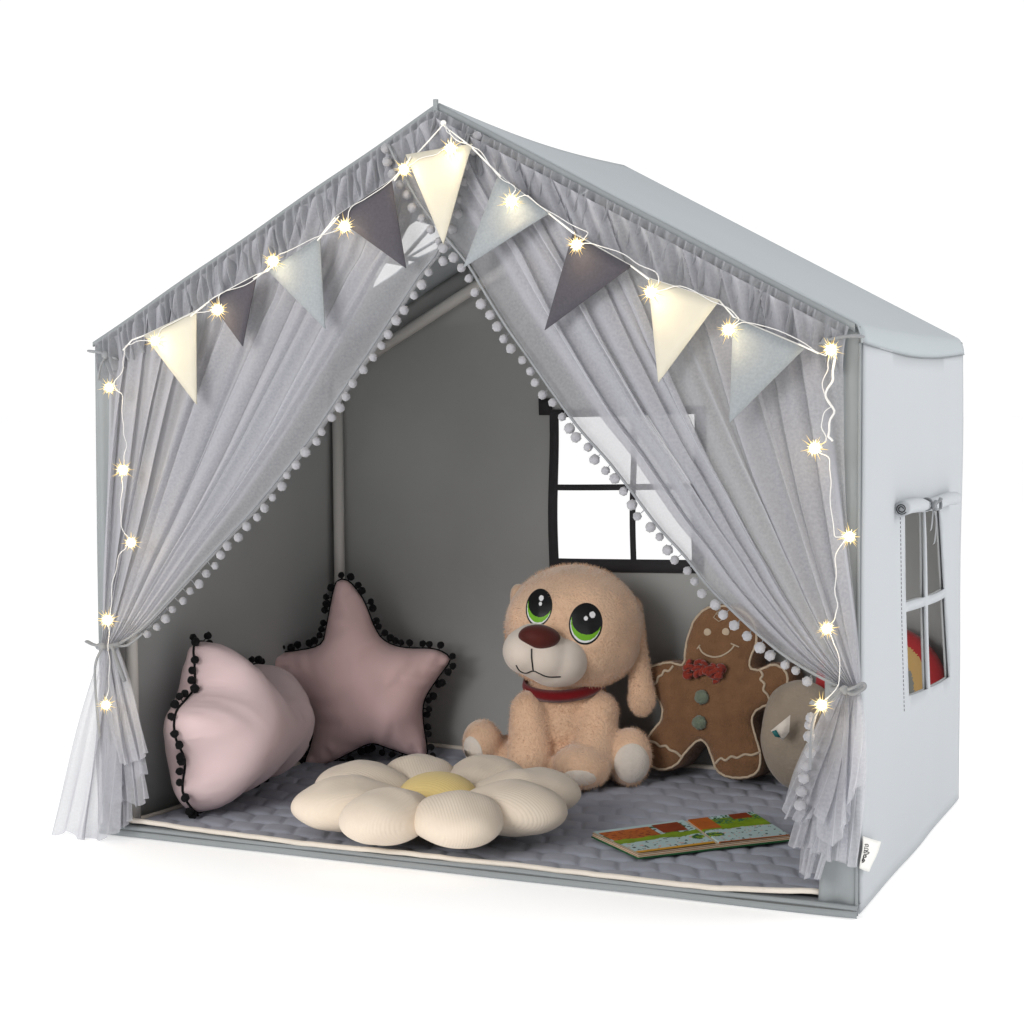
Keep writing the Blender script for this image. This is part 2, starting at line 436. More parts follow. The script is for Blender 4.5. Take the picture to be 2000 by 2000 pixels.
# rear wall with 2x2 window
rx0, rx1, rz0, rz1 = .477, .738, .392, .653
gx = .6255; gz = .5235; bw = .0055
q = [[(rx0, rz0), (gx - bw, rz0), (gx - bw, gz - bw), (rx0, gz - bw)], [(gx + bw, rz0), (rx1, rz0), (rx1, gz - bw), (gx + bw, gz - bw)],
     [(rx0, gz + bw), (gx - bw, gz + bw), (gx - bw, rz1), (rx0, rz1)], [(gx + bw, gz + bw), (rx1, gz + bw), (rx1, rz1), (gx + bw, rz1)]]
def bend(x, z): return (x + .002 * math.sin(z * 21 + 1), z + .003 * math.sin(x * 9 + .6))
q = [[tuple(p) for p in sum([arc_edge(a, b, 0, 6) for a, b in zip(h, h[1:] + h[:1])], [])] for h in q]
q = [[bend(*p) for p in h] for h in q]
rear_out = [(0, 0), (.3, 0), (.6, 0), (.9, 0), (W, 0), (W, .4), (W, HE), (.9, roof_z(.9)), (W / 2, HR - .004), (.3, roof_z(.3)), (0, HE), (0, .4)]
def rear3(x, z, off=0): return (x, D + off + .006 * noise.noise(Vector((x * 4, z * 4, 9))) + .002 * math.sin(x * 22 + z * 5), z)
wide = [[(rx0 - .002, rz0 - .002), (rx1 + .002, rz0 - .002), (rx1 + .002, rz1 + .002), (rx0 - .002, rz1 + .002)]]
wide = [[bend(*p) for p in sum([[tuple(t) for t in arc_edge(a, b, 0, 10)] for a, b in zip(h, h[1:] + h[:1])], [])] for h in wide]
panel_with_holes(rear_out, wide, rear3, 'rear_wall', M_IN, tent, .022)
fo = [(rx0 - .018, rz0 - .024), (rx1 + .02, rz0 - .024), (rx1 + .02, rz1 + .014), (rx0 - .012, rz1 + .014), (rx0 - .012, rz1 + .035), (rx0 - .038, rz1 + .035), (rx0 - .038, rz1 + .004), (rx0 - .017, rz1 + .004)]
fo = [bend(*p) for p in sum([[tuple(t) for t in arc_edge(a, b, 0, 8)] for a, b in zip(fo, fo[1:] + fo[:1])], [])]
panel_with_holes(fo, q, lambda x, z: rear3(x, z, -.006), 'window_frame', M_DARK, tent, .03, .002)
tag(tent.children[-1], 'charcoal cross window frame on the rear wall')
# floor panel
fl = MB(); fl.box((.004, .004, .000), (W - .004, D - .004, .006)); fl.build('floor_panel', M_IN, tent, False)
# roof: both slopes, skylight in the left one
def lslope(u, v):
    n = Vector((-SLOPE, 0, 1)); p = on(u, v, (0, 0, HE - .004), n); return (p.x, p.y)
sky_px = [(722, 566), (737, 520), (786, 452), (812, 427), (862, 441), (858, 466), (845, 490), (812, 508), (776, 535)]
sky = [lslope(*p) for p in sky_px]
b1 = [[lslope(*p) for p in h] for h in (
    [(800, 436), (812, 428), (842, 436), (790, 497), (780, 480), (783, 457)], [(848, 437), (864, 442), (861, 462), (797, 502), (794, 500)],
    [(853, 470), (856, 486), (817, 504), (800, 502)], [(727, 566), (738, 522), (755, 512), (790, 520), (772, 536)], [(797, 508), (812, 511), (797, 520)])]
xm = W / 2
def roof3(x, y):
    sag = -.010 * math.sin(PI * y / D) * (1 - .6 * abs(x - xm) / xm)
    return (x, y, roof_z(x) + sag + .002)
def lroof3(x, y): return roof3(x, y)
panel_with_holes([tuple(p) for p in arc_edge((-.002, -.008), (xm, -.008), 0, 16) + arc_edge((xm, -.008), (xm, D + .004), 0, 16) + arc_edge((xm, D + .004), (-.002, D + .004), 0, 16) + arc_edge((-.002, D + .004), (-.002, -.008), 0, 16)],
                 b1, lroof3, 'roof', M_ROOF, tent, .03, .003)
def rr(a, b):
    """right slope, rounding over the eave into the wall seam"""
    y = -.008 + (D + .008) * b
    dip = .008 * math.sin(PI * b) + .010
    if a < .85: x = xm + (W - .012 - xm) * a / .85; return roof3(x, y)
    t = (a - .85) / .15
    x0, _, z0 = roof3(W - .012, y)
    return (x0 + .0135 * math.sin(t * PI / 2), y, z0 - .006 * t - (.012 + dip) * (1 - math.cos(t * PI / 2)))
vs, fs = grid(40, 24, rr)
solid(mesh_obj('roof', vs, fs, M_ROOF, tent), .003)
# inner roof sheet, the dim interior put into its colour
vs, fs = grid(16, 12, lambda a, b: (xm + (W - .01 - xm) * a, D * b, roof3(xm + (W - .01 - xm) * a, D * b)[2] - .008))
mesh_obj('roof_inner_shade', vs, fs, M_INW, tent)
# front edging: bands following the gable, posts and sill
fb = MB()
def band(p0, p1, w, yf=-.012, th=.004):
    """strip along p0->p1 (x,z) hanging w below"""
    n = 24; vs_ = []; fs_ = []
    for i in range(n + 1):
        t = i / n; x = p0[0] + (p1[0] - p0[0]) * t; z = p0[1] + (p1[1] - p0[1]) * t
        yy = yf + .002 * math.sin(t * 17)
        vs_ += [(x, yy, z), (x, yy, z - w), (x, yy + th, z - w), (x, yy + th, z)]
    for i in range(n):
        a = i * 4; b = a + 4
        for k in range(4): fs_.append((a + k, a + (k + 1) % 4, b + (k + 1) % 4, b + k))
    fb.add(vs_, fs_)
band((0.0, HE + .003), (xm, HR + .003), .007)
band((xm, HR + .003), (W - .006, HE + .005), .011)
fb.build('gable_edging', M_STRIP, tent)
ps = MB()
def post(x0, x1, z0, z1, y=-.006, amp=.0015, ph=0, curl=.01):
    nx_, nz_ = 10, 40; vs_ = []
    for j in range(nz_ + 1):
        t = j / nz_
        for i in range(nx_ + 1):
            s = i / nx_
            vs_.append((x0(t) + (x1(t) - x0(t)) * s, y - amp * math.sin(s * 9 + ph + t * 2) - curl * (abs(s - ph) ** 3) * 0, z0 + (z1 - z0) * t))
    return vs_, [(j * 11 + i, j * 11 + i + 1, (j + 1) * 11 + i + 1, (j + 1) * 11 + i) for j in range(nz_) for i in range(nx_)]
v_, f_ = post(lambda t: W - .052 + .004 * math.sin(t * 6) + .012 * t, lambda t: W - .001, .012, HE + .002, amp=.002)
solid(mesh_obj('front_strip', v_, f_, M_STRIP, tent), .003)
v_, f_ = post(lambda t: -.001 - .003 * math.sin(PI * t), lambda t: .032 - .006 * t + .004 * math.sin(t * 8), .012, HE - .002, amp=.003, ph=2)
solid(mesh_obj('front_strip', v_, f_, M_STRIP, tent), .003)
sl = MB()
for k, (z0, z1, yo) in enumerate([(-.002, .007, -.016), (.007, .0135, -.013)]):
    vs, fs = grid(60, 4, lambda a, b: (-.002 + (W + .004) * a, yo - .003 * math.sin(PI * b) + .0012 * noise.noise(Vector((a * 8, k, 0))), z0 + (z1 - z0) * b + .0015 * noise.noise(Vector((a * 6, 7, k)))))
    sl.add(vs, fs)
vs, fs = grid(60, 1, lambda a, b: (-.002 + (W + .004) * a, -.013 + .02 * b, .0135 + .0015 * noise.noise(Vector((a * 6, 7, 1)))))
sl.add(vs, fs); sl.build('sill', M_STRIP, tent)
# seams
sm = MB()
sm.tube([(W - .0005, -.009, z) for z in np.linspace(.0, HE - .02, 30)], .0022, 6)
sm.tube([(rr(1, b)[0] + .002, rr(1, b)[1], rr(1, b)[2] - .0006) for b in np.linspace(.0, 1, 30)], .0006, 5)
sm.build('seam_piping', M_STRIP, tent)
st = MB()
a, b_ = yz(1750.5, 1010), yz(1757.5, 1392)
for k in range(46):
    t0 = k / 46; t1 = t0 + .013
    st.tube([(right3(a[0] + (b_[0] - a[0]) * t, a[1] + (b_[1] - a[1]) * t)[0] + .0020, a[0] + (b_[0] - a[0]) * t, a[1] + (b_[1] - a[1]) * t) for t in (t0, t1)], .0006, 5)
st.build('stitching', M_STITCH, tent)
# poles
def pole(pts, r=.0105, sleeves=()):
    mb = MB(); mb.tube(pts, r, 16); o = mb.build('pole', M_POLE, tent)
    for a, b in sleeves:
        s_ = MB(); s_.tube([a, Vector(a).lerp(Vector(b), .02), b], [r * 1.25, r * 1.32, r * 1.3], 16); s_.build('sleeve', M_POLE, o)
    return o
ip = .022
pole([(ip, D - ip, .01), (ip, D - ip, HE - .03)], sleeves=[((ip, D - ip, .245), (ip, D - ip, .315))])
pole([(ip + .01, .03, .01), (ip + .01, .03, HE - .03)], .010, sleeves=[((ip + .01, .03, .33), (ip + .01, .03, .43))])
pole([(ip, D - ip, HE - .045), (xm, D - ip, HR - .05)], .011, sleeves=[((xm - .05, D - ip, HR - .05 - .05 * SLOPE), (xm, D - ip, HR - .05))])
pole([(xm, D - ip, HR - .05), (W - ip, D - ip, HE - .045)], .011)
pole([(ip, .02, HE - .03), (ip, D - ip, HE - .04)], .010)
pole([(W - ip, .03, HE - .04), (W - ip, D - ip, HE - .04)], .010)
pole([(xm, .03, HR - .035), (xm, D - ip, HR - .04)], .010)
# peak knob where the ridge pole pokes up
pk = MB(); pk.box((xm - .005, -.017, HR - .02), (xm + .001, -.012, HR + .008)); pk.build('ridge_loop', M_STRIP, tent, False)
# rolled blind over the side window, tied with a bow
rb = MB()
A_, B_ = onx(1761, 994, W + .014), onx(1866, 974, W + .014)
pts = [A_.lerp(B_, t) + Vector((0, 0, .002 * math.sin(t * 9))) for t in np.linspace(0, 1, 22)]
tb = .43
rad = [.0105 * (1 - .33 * math.exp(-((t - tb) / .07) ** 2)) for t in np.linspace(0, 1, 22)]
rb.tube(pts, rad, 20)
blind = rb.build('rolled_blind', M_WALL, tent)
sp = MB()
ax = (B_ - A_).normalized()
sp.tube([A_ - ax * .0012 + Vector((math.cos(a) * (.0025 + .0009 * a / 2), 0, math.sin(a) * (.0025 + .0009 * a / 2))) for a in np.linspace(0, 12, 60)], .0007, 5)
sp.build('rolled_edge', M_INK, blind)
bowc = A_.lerp(B_, tb) + Vector((.009, 0, -.004))
bw_ = MB()
bw_.tube([A_.lerp(B_, tb) + Vector((math.cos(a) * .0082, 0, math.sin(a) * .0082)) for a in np.linspace(0, 2 * PI, 20)], .0022, 6)
for pp in ([(0, 0, 0), (.004, -.022, -.010), (.004, -.032, -.030), (.003, -.038, -.034)], [(0, 0, 0), (.004, .006, -.02), (.004, -.004, -.050), (.003, -.014, -.056)]):
    q_ = smooth_poly([bowc + Vector(p) for p in pp], 6, False)
    for i in range(len(q_) - 1):
        w_ = .0022 + .0022 * i / len(q_)
        a, b = q_[i], q_[i + 1]; w2 = .0022 + .0022 * (i + 1) / len(q_)
        bw_.add([a + Vector((0, -w_, 0)), a + Vector((.001, w_, .001)), b + Vector((.001, w2, .001)), b + Vector((0, -w2, 0))], [(0, 1, 2, 3)])
for sgn, ln in ((-1, .020), (1, .034)):
    q_ = smooth_poly([bowc, bowc + Vector((.008, sgn * ln * .6, .010)), bowc + Vector((.005, sgn * ln, .004 + .006 * (sgn > 0))), bowc + Vector((.008, sgn * ln * .5, -.004))], 6, True)
    bw_.tube(q_, .0028, 6, closed=True, flat=.5)
bw_.ell(bowc + Vector((.003, 0, 0)), (.004, .004, .004))
bw_.build('bow', M_RIB, blind)
# woven brand tag at the front right corner
c4 = [onx(*p, W + .006) for p in ((1685, 1633), (1712, 1643), (1690, 1702), (1680.5, 1696))]
tgv, tgf = grid(6, 8, lambda a, b: (c4[0].lerp(c4[1], a)).lerp(c4[3].lerp(c4[2], a), b) + Vector((.006 * a * a + .001 * math.sin(b * 5), 0, 0)))
tg = solid(mesh_obj('label_tag', tgv, tgf, M_TAG, tent), .0008)
def tagp(a, b): return (c4[0].lerp(c4[1], a)).lerp(c4[3].lerp(c4[2], a), b) + Vector((.006 * a * a + .0012, 0, 0))
lt = MB()
for stroke in ([(.12, .80), (.30, .76), (.34, .70), (.16, .70), (.10, .76), (.22, .64), (.40, .62), (.42, .56), (.24, .55), (.16, .62)],
               [(.22, .56), (.50, .50), (.62, .44), (.40, .44), (.20, .50), (.14, .46), (.32, .40)],
               [(.14, .42), (.44, .40), (.46, .34), (.26, .34), (.14, .38), (.20, .28), (.44, .27), (.40, .21), (.14, .24)]):
    lt.tube([tagp(a * .85, b) for a, b in [tuple(p) for p in smooth_poly(stroke, 5, False)]], .00075, 5)
lt.build('lettering', M_INK, tg)
# corner ties holding the curtain header to the frame
for cx_, sgn in ((.012, -1), (W - .014, 1)):
    tmb = MB()
    z0 = HE - .012
    tmb.tube(smooth_poly([(cx_ - sgn * .045, -.026, z0 - .012), (cx_ - sgn * .015, -.030, z0 - .002), (cx_ + sgn * .010, -.024, z0 + .001), (cx_ + sgn * .016, -.004, z0)], 6, False), .0035, 8, flat=.6)
    tmb.tube(smooth_poly([(cx_ - sgn * .028, -.028, z0 - .006), (cx_ - sgn * .02, -.034, z0 - .02), (cx_ - sgn * .012, -.032, z0 - .045)], 5, False), .003, 8, flat=.5)
    tmb.ell((cx_ - sgn * .026, -.031, z0 - .006), (.006, .005, .006))
    tmb.build('corner_tie', M_RIB, tent)

# ------------------------------------------------------------------ curtains
def pleats(n, rng, f0, f1, b0, b1, y0, y1):
    """zigzag of folded cloth: list of (s, y) knots, s from 0 to 1"""
    kn = [(0.0, 0.0)]; s = 0
    while s < 1:
        fw = rng.uniform(f0, f1); bk = rng.uniform(b0, b1)
        s += fw; kn.append((s, -rng.uniform(y0, y1)))
        if s < 1: s -= min(bk, fw * .7); kn.append((s, rng.uniform(0, y0)))
    m_ = max(k[0] for k in kn)
    return [(k[0] / m_, k[1]) for k in kn]
def curtain(name, label, side):
    rng = random.Random(11 if side < 0 else 23)
    root = thing(name, label, 'curtain', (0, 0, 0), 0, 'tulle curtains tied back at the tent opening')
    if side < 0:
        T = lambda s: Vector((.034 + .628 * s, 0, roof_z(.034 + .628 * s) - .016))
        K = ondy(212, 1216, -.018)
        inner = [(905, 330), (845, 452), (800, 522), (748, 604), (700, 678), (650, 752), (600, 826), (545, 896), (490, 962), (440, 1014), (390, 1066), (330, 1130), (275, 1185), (234, 1212)]
        ybase = -.020
    else:
        T = lambda s: Vector((W - .020 - .652 * s, 0, roof_z(W - .020 - .652 * s) - .018))
        K = ondy(1602, 1296, -.018)
        inner = [(748, 285), (792, 372), (850, 448), (892, 498), (928, 556), (968, 618), (1010, 676), (1055, 740), (1105, 808), (1160, 870), (1202, 925), (1252, 992), (1302, 1048), (1345, 1104), (1402, 1162), (1455, 1210), (1505, 1248), (1560, 1280), (1588, 1294)]
        ybase = -.026
    E3 = [ondy(u, v, ybase) for u, v in inner]
    E3[0] = T(1) + Vector((0, ybase, 0))
    NV = 56
    E = resample(smooth_poly(E3, 6, False), NV + 1)
    if side > 0: ks = [0, .10, .05, .17, .11, .25, .18, .33, .27, .40, .58, .50, .66, .55, .745, .62, .82, .70, .885, .77, .945, .84, 1.0]
    else: ks = [0, .07, .03, .13, .08, .20, .14, .27, .22, .36, .42, .33, .50, .41, .58, .47, .67, .56, .76, .64, .84, .71, .91, .80, 1.0]
    kn = [(k, (-rng.uniform(.007, .016) if i % 2 else rng.uniform(0, .007))) for i, k in enumerate(ks)]
    # densify
    Q = []
    for (s0, y0), (s1, y1) in zip(kn, kn[1:]):
        m_ = max(4, int(abs(s1 - s0) / .004))
        for i in range(m_): t = i / m_; Q.append((s0 + (s1 - s0) * t, y0 + (y1 - y0) * (.5 - .5 * math.cos(PI * t)), len(Q)))
    Q.append((1.0, kn[-1][1], len(Q)))
    ph = [rng.uniform(0, 6) for _ in range(8)]
    def P(s, yoff, v, qi):
        vv = v
        K2 = K + Vector((-side * -.0 + (-side) * (-.018 + .036 * s) , 0, 0))
        base = T(s).lerp(K2, vv)
        strt = T(1).lerp(K + Vector(((-side) * .018, 0, 0)), vv)
        e = E[min(NV, int(round(vv * NV)))]
        dv = Vector((e.x - strt.x, 0, e.z - strt.z))
        base = base + dv * (s ** 1.7)
        # threads fall steeper first, then sweep to the tie
        fall = (1 - s) * .5 * math.sin(PI * vv) * .045
        base.z -= fall
        amp = .35 + .9 * math.sin(PI * min(vv * 1.1, 1)) * (1 - .3 * vv)
        wig = .008 * math.sin(s * 37 + ph[0] + vv * 2.5) * math.sin(PI * vv) + .0015 * math.sin(s * 60 + ph[1] - vv * 4) * math.sin(PI * vv)
        base.x += wig * .8; base.z += wig * .3
        y = ybase + yoff * amp + .003 * math.sin(s * 160 + ph[2]) * max(0, 1 - vv * 3.5) + .0022 * math.sin(s * 95 + ph[3] + vv * 3) * (1 - .5 * vv) - .012 * math.sin(PI * vv) * s
        return Vector((base.x, y, base.z))
    vs = []; fs = []
    nq = len(Q)
    for j in range(NV + 1):
        for (s, yo, qi) in Q: vs.append(P(s, yo, j / NV, qi))
    for j in range(NV):
        for i in range(nq - 1): fs.append((j * nq + i, j * nq + i + 1, (j + 1) * nq + i + 1, (j + 1) * nq + i))
    # the tail below the tie: several overlapping layers with their own hems
    if side < 0:
        tails = [([(98, 1635), (135, 1622), (160, 1650), (205, 1640), (240, 1618)], -.048, -.5), ([(190, 1606), (212, 1618), (250, 1612), (262, 1600)], -.030, -.2), ([(205, 1566), (245, 1563), (275, 1572), (300, 1558)], -.038, .4),
                 ([(230, 1484), (250, 1492), (280, 1480), (298, 1470)], -.050, .5), ([(200, 1530), (232, 1545), (270, 1520), (297, 1508)], -.034, .2)]
    else:
        tails = [([(1529, 1573), (1541, 1596), (1560, 1606), (1585, 1600)], -.040, -.5), ([(1540, 1646), (1564, 1660), (1580, 1652), (1600, 1664)], -.034, -.4),
                 ([(1585, 1664), (1612, 1668), (1640, 1682), (1660, 1687), (1682, 1684)], -.044, .4), ([(1562, 1704), (1578, 1712), (1592, 1706), (1607, 1716)], -.030, -.1),
                 ([(1590, 1622), (1612, 1646), (1645, 1654), (1662, 1560), (1688, 1524)], -.056, .4), ([(1560, 1500), (1580, 1560), (1600, 1600), (1640, 1640)], -.050, -.2)]
    for hem, yh, _ in tails:
        H3 = resample([ony(u, v, yh) for u, v in hem], 5)
        tk = pleats(0, rng, .45, .7, .08, .2, .004, .009)
        tq = []
        for (s0, y0), (s1, y1) in zip(tk, tk[1:]):
            m_ = max(3, int(abs(s1 - s0) / .02))
            for i in range(m_): t = i / m_; tq.append((s0 + (s1 - s0) * t, y0 + (y1 - y0) * (.5 - .5 * math.cos(PI * t))))
        tq.append((1.0, tk[-1][1]))
        HR_ = resample(smooth_poly(H3, 6, False), 101)
        n0 = len(vs); NT = 26; rz = rng.uniform(0, 9)
        for j in range(NT + 1):
            v = j / NT
            for (s, yo) in tq:
                h = HR_[int(max(0, min(1, s)) * 100)].copy()
                h.z += .003 * math.sin(s * 14 + rz)
                k0 = K + Vector(((s - .5) * .030, -.004, 0))
                mid = k0.lerp(h, .40) + Vector(((s - .5) * .030, 0, -.012))
                p = k0 * (1 - v) ** 2 + mid * 2 * v * (1 - v) + h * v * v
                vs.append(Vector((p.x + .003 * math.sin(s * 31 + v * 6 + rz) * v, p.y + yo * (.3 + 1.4 * v) + .001 * math.sin(s * 30 + rz), p.z)))
        w = len(tq)
        for j in range(NT):
            for i in range(w - 1): fs.append((n0 + j * w + i, n0 + j * w + i + 1, n0 + (j + 1) * w + i + 1, n0 + (j + 1) * w + i))
    mesh_obj('sheer_panel', vs, fs, M_TULLE, root, True)
    # gathered header under the roof edge
    if side < 0: x0, x1 = .012, xm - .001
    else: x0, x1 = xm + .001, W - .012
    hv = []; hf = []; nh = 560; nz = 12
    for j in range(nz + 1):
        t = j / nz
        for i in range(nh + 1):
            s = i / nh; x = x0 + (x1 - x0) * s
            g = math.sin(s * 290 + 5 * noise.noise(Vector((s * 22, side, 0)))) + .6 * math.sin(s * 150 + 4 * noise.noise(Vector((s * 15, side, 3))))
            y = -.021 - .0050 * g * (.5 + .8 * math.sin(PI * t * .8)) - .004 * math.sin(PI * t)
            xx = x + .0035 * math.sin(s * 175 + t * 3) * t + side * -.012 * t * (1 if side < 0 else 1) + .004 * noise.noise(Vector((s * 30, t, 5))) * t
            z = roof_z(x) - .006 - (.060 + .008 * noise.noise(Vector((s * 9, 2, side)))) * t
            hv.append((xx, y, z))
    for j in range(nz):
        for i in range(nh): hf.append((j * (nh + 1) + i, j * (nh + 1) + i + 1, (j + 1) * (nh + 1) + i + 1, (j + 1) * (nh + 1) + i))
    mesh_obj('gathered_header', hv, hf, M_TULLE2, root, True)
    # hem tape + pompoms on the inner edge
    Ed = [Vector((p.x, ybase - .014 * math.sin(PI * i / NV) - .010, p.z)) for i, p in enumerate(E)]
    tp = MB(); tp.tube(Ed, .0020, 6)
    n = 46 if side < 0 else 52
    PP = resample(Ed, n)
    for i, p in enumerate(PP):
        if i > n - 3: continue
        nxt = PP[min(i + 1, n - 1)] - PP[max(i - 1, 0)]
        nr = Vector((nxt.z, 0, -nxt.x)).normalized()
        if nr.z > 0: nr = -nr
        q = p + nr * random.uniform(.0085, .0125) + Vector((random.uniform(-.003, .003), random.uniform(-.003, .004), random.uniform(-.003, .001)))
        tp.tube([p, q], .0006, 4)
        if side < 0 and i > n - 12: q.y += .012
        place(POM_G, 'pompom', q, root, s=random.uniform(.84, 1.12))
    tp.build('trim_tape', M_RIB, root)
    if side > 0:
        TP = [(1592, 1322), (1584, 1402), (1581, 1416), (1580, 1438), (1582, 1470), (1574, 1496), (1570, 1520), (1565, 1546), (1562, 1572), (1603, 1352)]
        for u, v in TP[1:9]: place(POM_G, 'pompom', ony(u, v, -.062), root, s=random.uniform(.95, 1.15))
    # ribbon knotted round the gather
    rb = MB()
    rb.tube([K + Vector((math.cos(a) * .021, math.sin(a) * .015 - .006, .003 * math.sin(a * 1 + 1))) for a in np.linspace(0, 2 * PI, 30)], .0036, 8, closed=False, flat=1.2)
    if side < 0:
        rb.tube(smooth_poly([K + Vector(p) for p in ((.004, -.026, 0), (-.018, -.024, .002), (-.034, -.02, .006))], 6, False), .0045, 8, flat=.5)
        rb.tube(smooth_poly([K + Vector(p) for p in ((.002, -.026, 0), (-.004, -.04, -.03), (.002, -.045, -.10), (.006, -.045, -.14))], 6, False), .0030, 8, flat=.5)
        rb.tube(smooth_poly([K + Vector(p) for p in ((.02, -.01, 0), (.04, -.01, .004), (.07, 0, .03), (.095, .02, .062))], 6, False), .002, 8)
        rb.tube(smooth_poly([K + Vector(p) for p in ((.016, -.022, 0), (.03, -.03, -.02), (.044, -.03, -.052))], 6, False), .0035, 8, flat=.5)
    else:
        rb.tube(smooth_poly([K + Vector(p) for p in ((.004, -.026, 0), (.012, -.032, .004), (.024, -.026, .010), (.026, -.026, .004), (.012, -.03, -.004), (.004, -.026, 0))], 6, False), .0032, 8, flat=.6)
        rb.tube(smooth_poly([K + Vector(p) for p in ((-.004, -.026, 0), (-.014, -.04, -.012), (-.028, -.045, -.018), (-.040, -.04, -.016))], 6, False), .0045, 8, flat=.5)
        rb.tube(smooth_poly([K + Vector(p) for p in ((-.004, -.026, 0), (-.03, -.06, -.03), (-.036, -.062, -.10))], 6, False), .003, 8, flat=.5)
    rb.ell(K + Vector((0, -.026, 0)), (.0065, .006, .006))
    rb.build('tie_ribbon', M_RIB, root)
    return root
curtain('tulle_curtain', 'sheer grey tulle curtain swept to the left post beside the pink pillows', -1)
curtain('tulle_curtain', 'sheer grey tulle curtain swept to the right post in front of the gingerbread pillow', 1)

# ------------------------------------------------------------------ bunting
bun = thing('bunting', 'string of nine cream, light grey and plum felt pennants across the gable', 'bunting', (xm, -.05, HR))
def bl(p): return Vector(p) - Vector((xm, -.05, HR))
flags = [((282, 655), (384, 607), (384, 790), M_FLC), ((410, 588), (502, 537), (474, 676), M_FLD), ((525, 530), (625, 462), (635, 642), M_FLG), ((655, 424), (765, 352), (793, 524), M_FLD),
         ((793, 302), (922, 281), (866, 477), M_FLC), ((974, 341), (1072, 417), (905, 523), M_FLG), ((1119, 457), (1234, 520), (1064, 645), M_FLD), ((1266, 543), (1405, 587), (1286, 747), M_FLC), ((1432, 620), (1572, 680), (1425, 826), M_FLG)]
YF = -.060
nm = {M_FLC: 'cream felt pennant', M_FLG: 'light grey felt pennant', M_FLD: 'plum grey felt pennant'}
for k, (a, b, c, m_) in enumerate(flags):
    A3, B3, C3 = ony(*a, YF), ony(*b, YF - .002), ony(*c, YF - .010 - .004 * (k % 3))
    n = 8; vs = []; fs = []; idx = {}
    for i in range(n + 1):
        for j in range(n + 1 - i):
            s, t = i / n, j / n
            p = A3 * (1 - s - t) + B3 * s + C3 * t
            p.y -= .0015 * math.sin(PI * s) * (1 - t)
            idx[(i, j)] = len(vs); vs.append(bl(p))
    for i in range(n):
        for j in range(n - i):
            fs.append((idx[(i, j)], idx[(i + 1, j)], idx[(i, j + 1)]))
            if i + j < n - 1: fs.append((idx[(i + 1, j)], idx[(i + 1, j + 1)], idx[(i, j + 1)]))
    o = solid(mesh_obj('pennant', vs, fs, m_, bun), .0022); tag(o, nm[m_])
cd = MB()
cord = [(240, 684), (258, 664), (282, 655), (384, 607), (420, 580), (500, 537), (530, 527), (625, 462), (655, 424), (765, 352), (822, 292), (865, 244), (922, 288), (978, 345), (1072, 417), (1119, 455), (1234, 520), (1266, 543), (1405, 587), (1434, 620), (1572, 678), (1600, 690)]
cd.tube([bl(ony(u, v, YF + .004 if 3 < i < 18 else YF + .006)) for i, (u, v) in enumerate(cord)], .0011, 6)
for (p, q) in (((770, 353), (803, 306)), ((922, 288), (978, 345)), ((1072, 417), (1122, 456)), ((1232, 519), (1268, 546)), ((1560, 672), (1598, 690)), ((620, 470), (662, 422)), ((495, 545), (545, 512)), ((372, 618), (402, 594))):
    A3, B3 = ony(*p, YF - .004), ony(*q, YF - .004); cd.tube([bl(A3), bl(B3)], .0012, 6)
cd.ell(bl(ony(866, 240, YF)), .004)
cd.build('cord', M_CORD, bun)

# ------------------------------------------------------------------ fairy lights
fl_ = thing('string_lights', 'string of small warm lamps along the bunting and down both posts, lit', 'string lights', (xm, -.06, HR))
o0 = Vector((xm, -.06, HR))
lampL = [(880, 290), (789, 331), (673, 442), (533, 510), (425, 605), (303, 666), (213, 757), (240, 918), (256, 1060), (210, 1211), (207, 1377)]
lampR = [(999, 393), (1126, 478), (1271, 571), (1423, 644), (1623, 683), (1591, 875), (1659, 1048), (1615, 1228), (1605, 1377)]
def glare_bulb(seed):
    rng = random.Random(seed); mb = MB()
    mb.ell((0, 0, 0), .0062, seg=14, rings=10, k=0)
    n = 70
    for i in range(n):  # glowing spikes shape the glare around each lamp
        z = 1 - 2 * (i + .5) / n; a = i * 2.39996 + rng.uniform(-.2, .2)
        d = Vector((math.sqrt(1 - z * z) * math.cos(a), math.sqrt(1 - z * z) * math.sin(a), z)).normalized()
        l = rng.uniform(.009, .012) if i % 3 else rng.uniform(.014, .021); k = 2 if l < .0125 else 1
        t = d.orthogonal().normalized(); b = d.cross(t)
        r0 = .0011 if i % 3 else .0008
        vs_ = [d * .003 + (t * math.cos(c) + b * math.sin(c)) * r0 for c in (0, 2.09, 4.19)] + [d * l]
        mb.add(vs_, [(0, 1, 3), (1, 2, 3), (2, 0, 3)], k)
    me = mb.build('bulb', [M_CORE, M_SPIKE, M_SPIKE2], None, False)
    return me
protos = []
for k in range(3):
    o = glare_bulb(k); COL.objects.unlink(o); protos.append(o.data)
    bpy.data.objects.remove(o)
for k, (u, v) in enumerate(lampL + lampR):
    p = ony(u, v, YF - .018) - o0
    place(protos[k % 3], 'bulb', p, fl_, s=random.uniform(.92, 1.12))
    ld = bpy.data.lights.new('lamp_glow', 'POINT'); ld.energy = .030; ld.color = (1, .72, .36); ld.shadow_soft_size = .006
    lo = bpy.data.objects.new('lamp_glow', ld); COL.objects.link(lo); lo.parent = fl_; lo.location = p + Vector((.004, -.014, -.020))
wr = MB()
def wirepath(px, y):
    base = smooth_poly([ony(u, v, y) - o0 for u, v in px], 6, False)
    return [p + Vector((.0012 * math.sin(i * 1.1), .001 * math.cos(i * 1.1), .0012 * math.sin(i * .9 + 1))) for i, p in enumerate(base)]
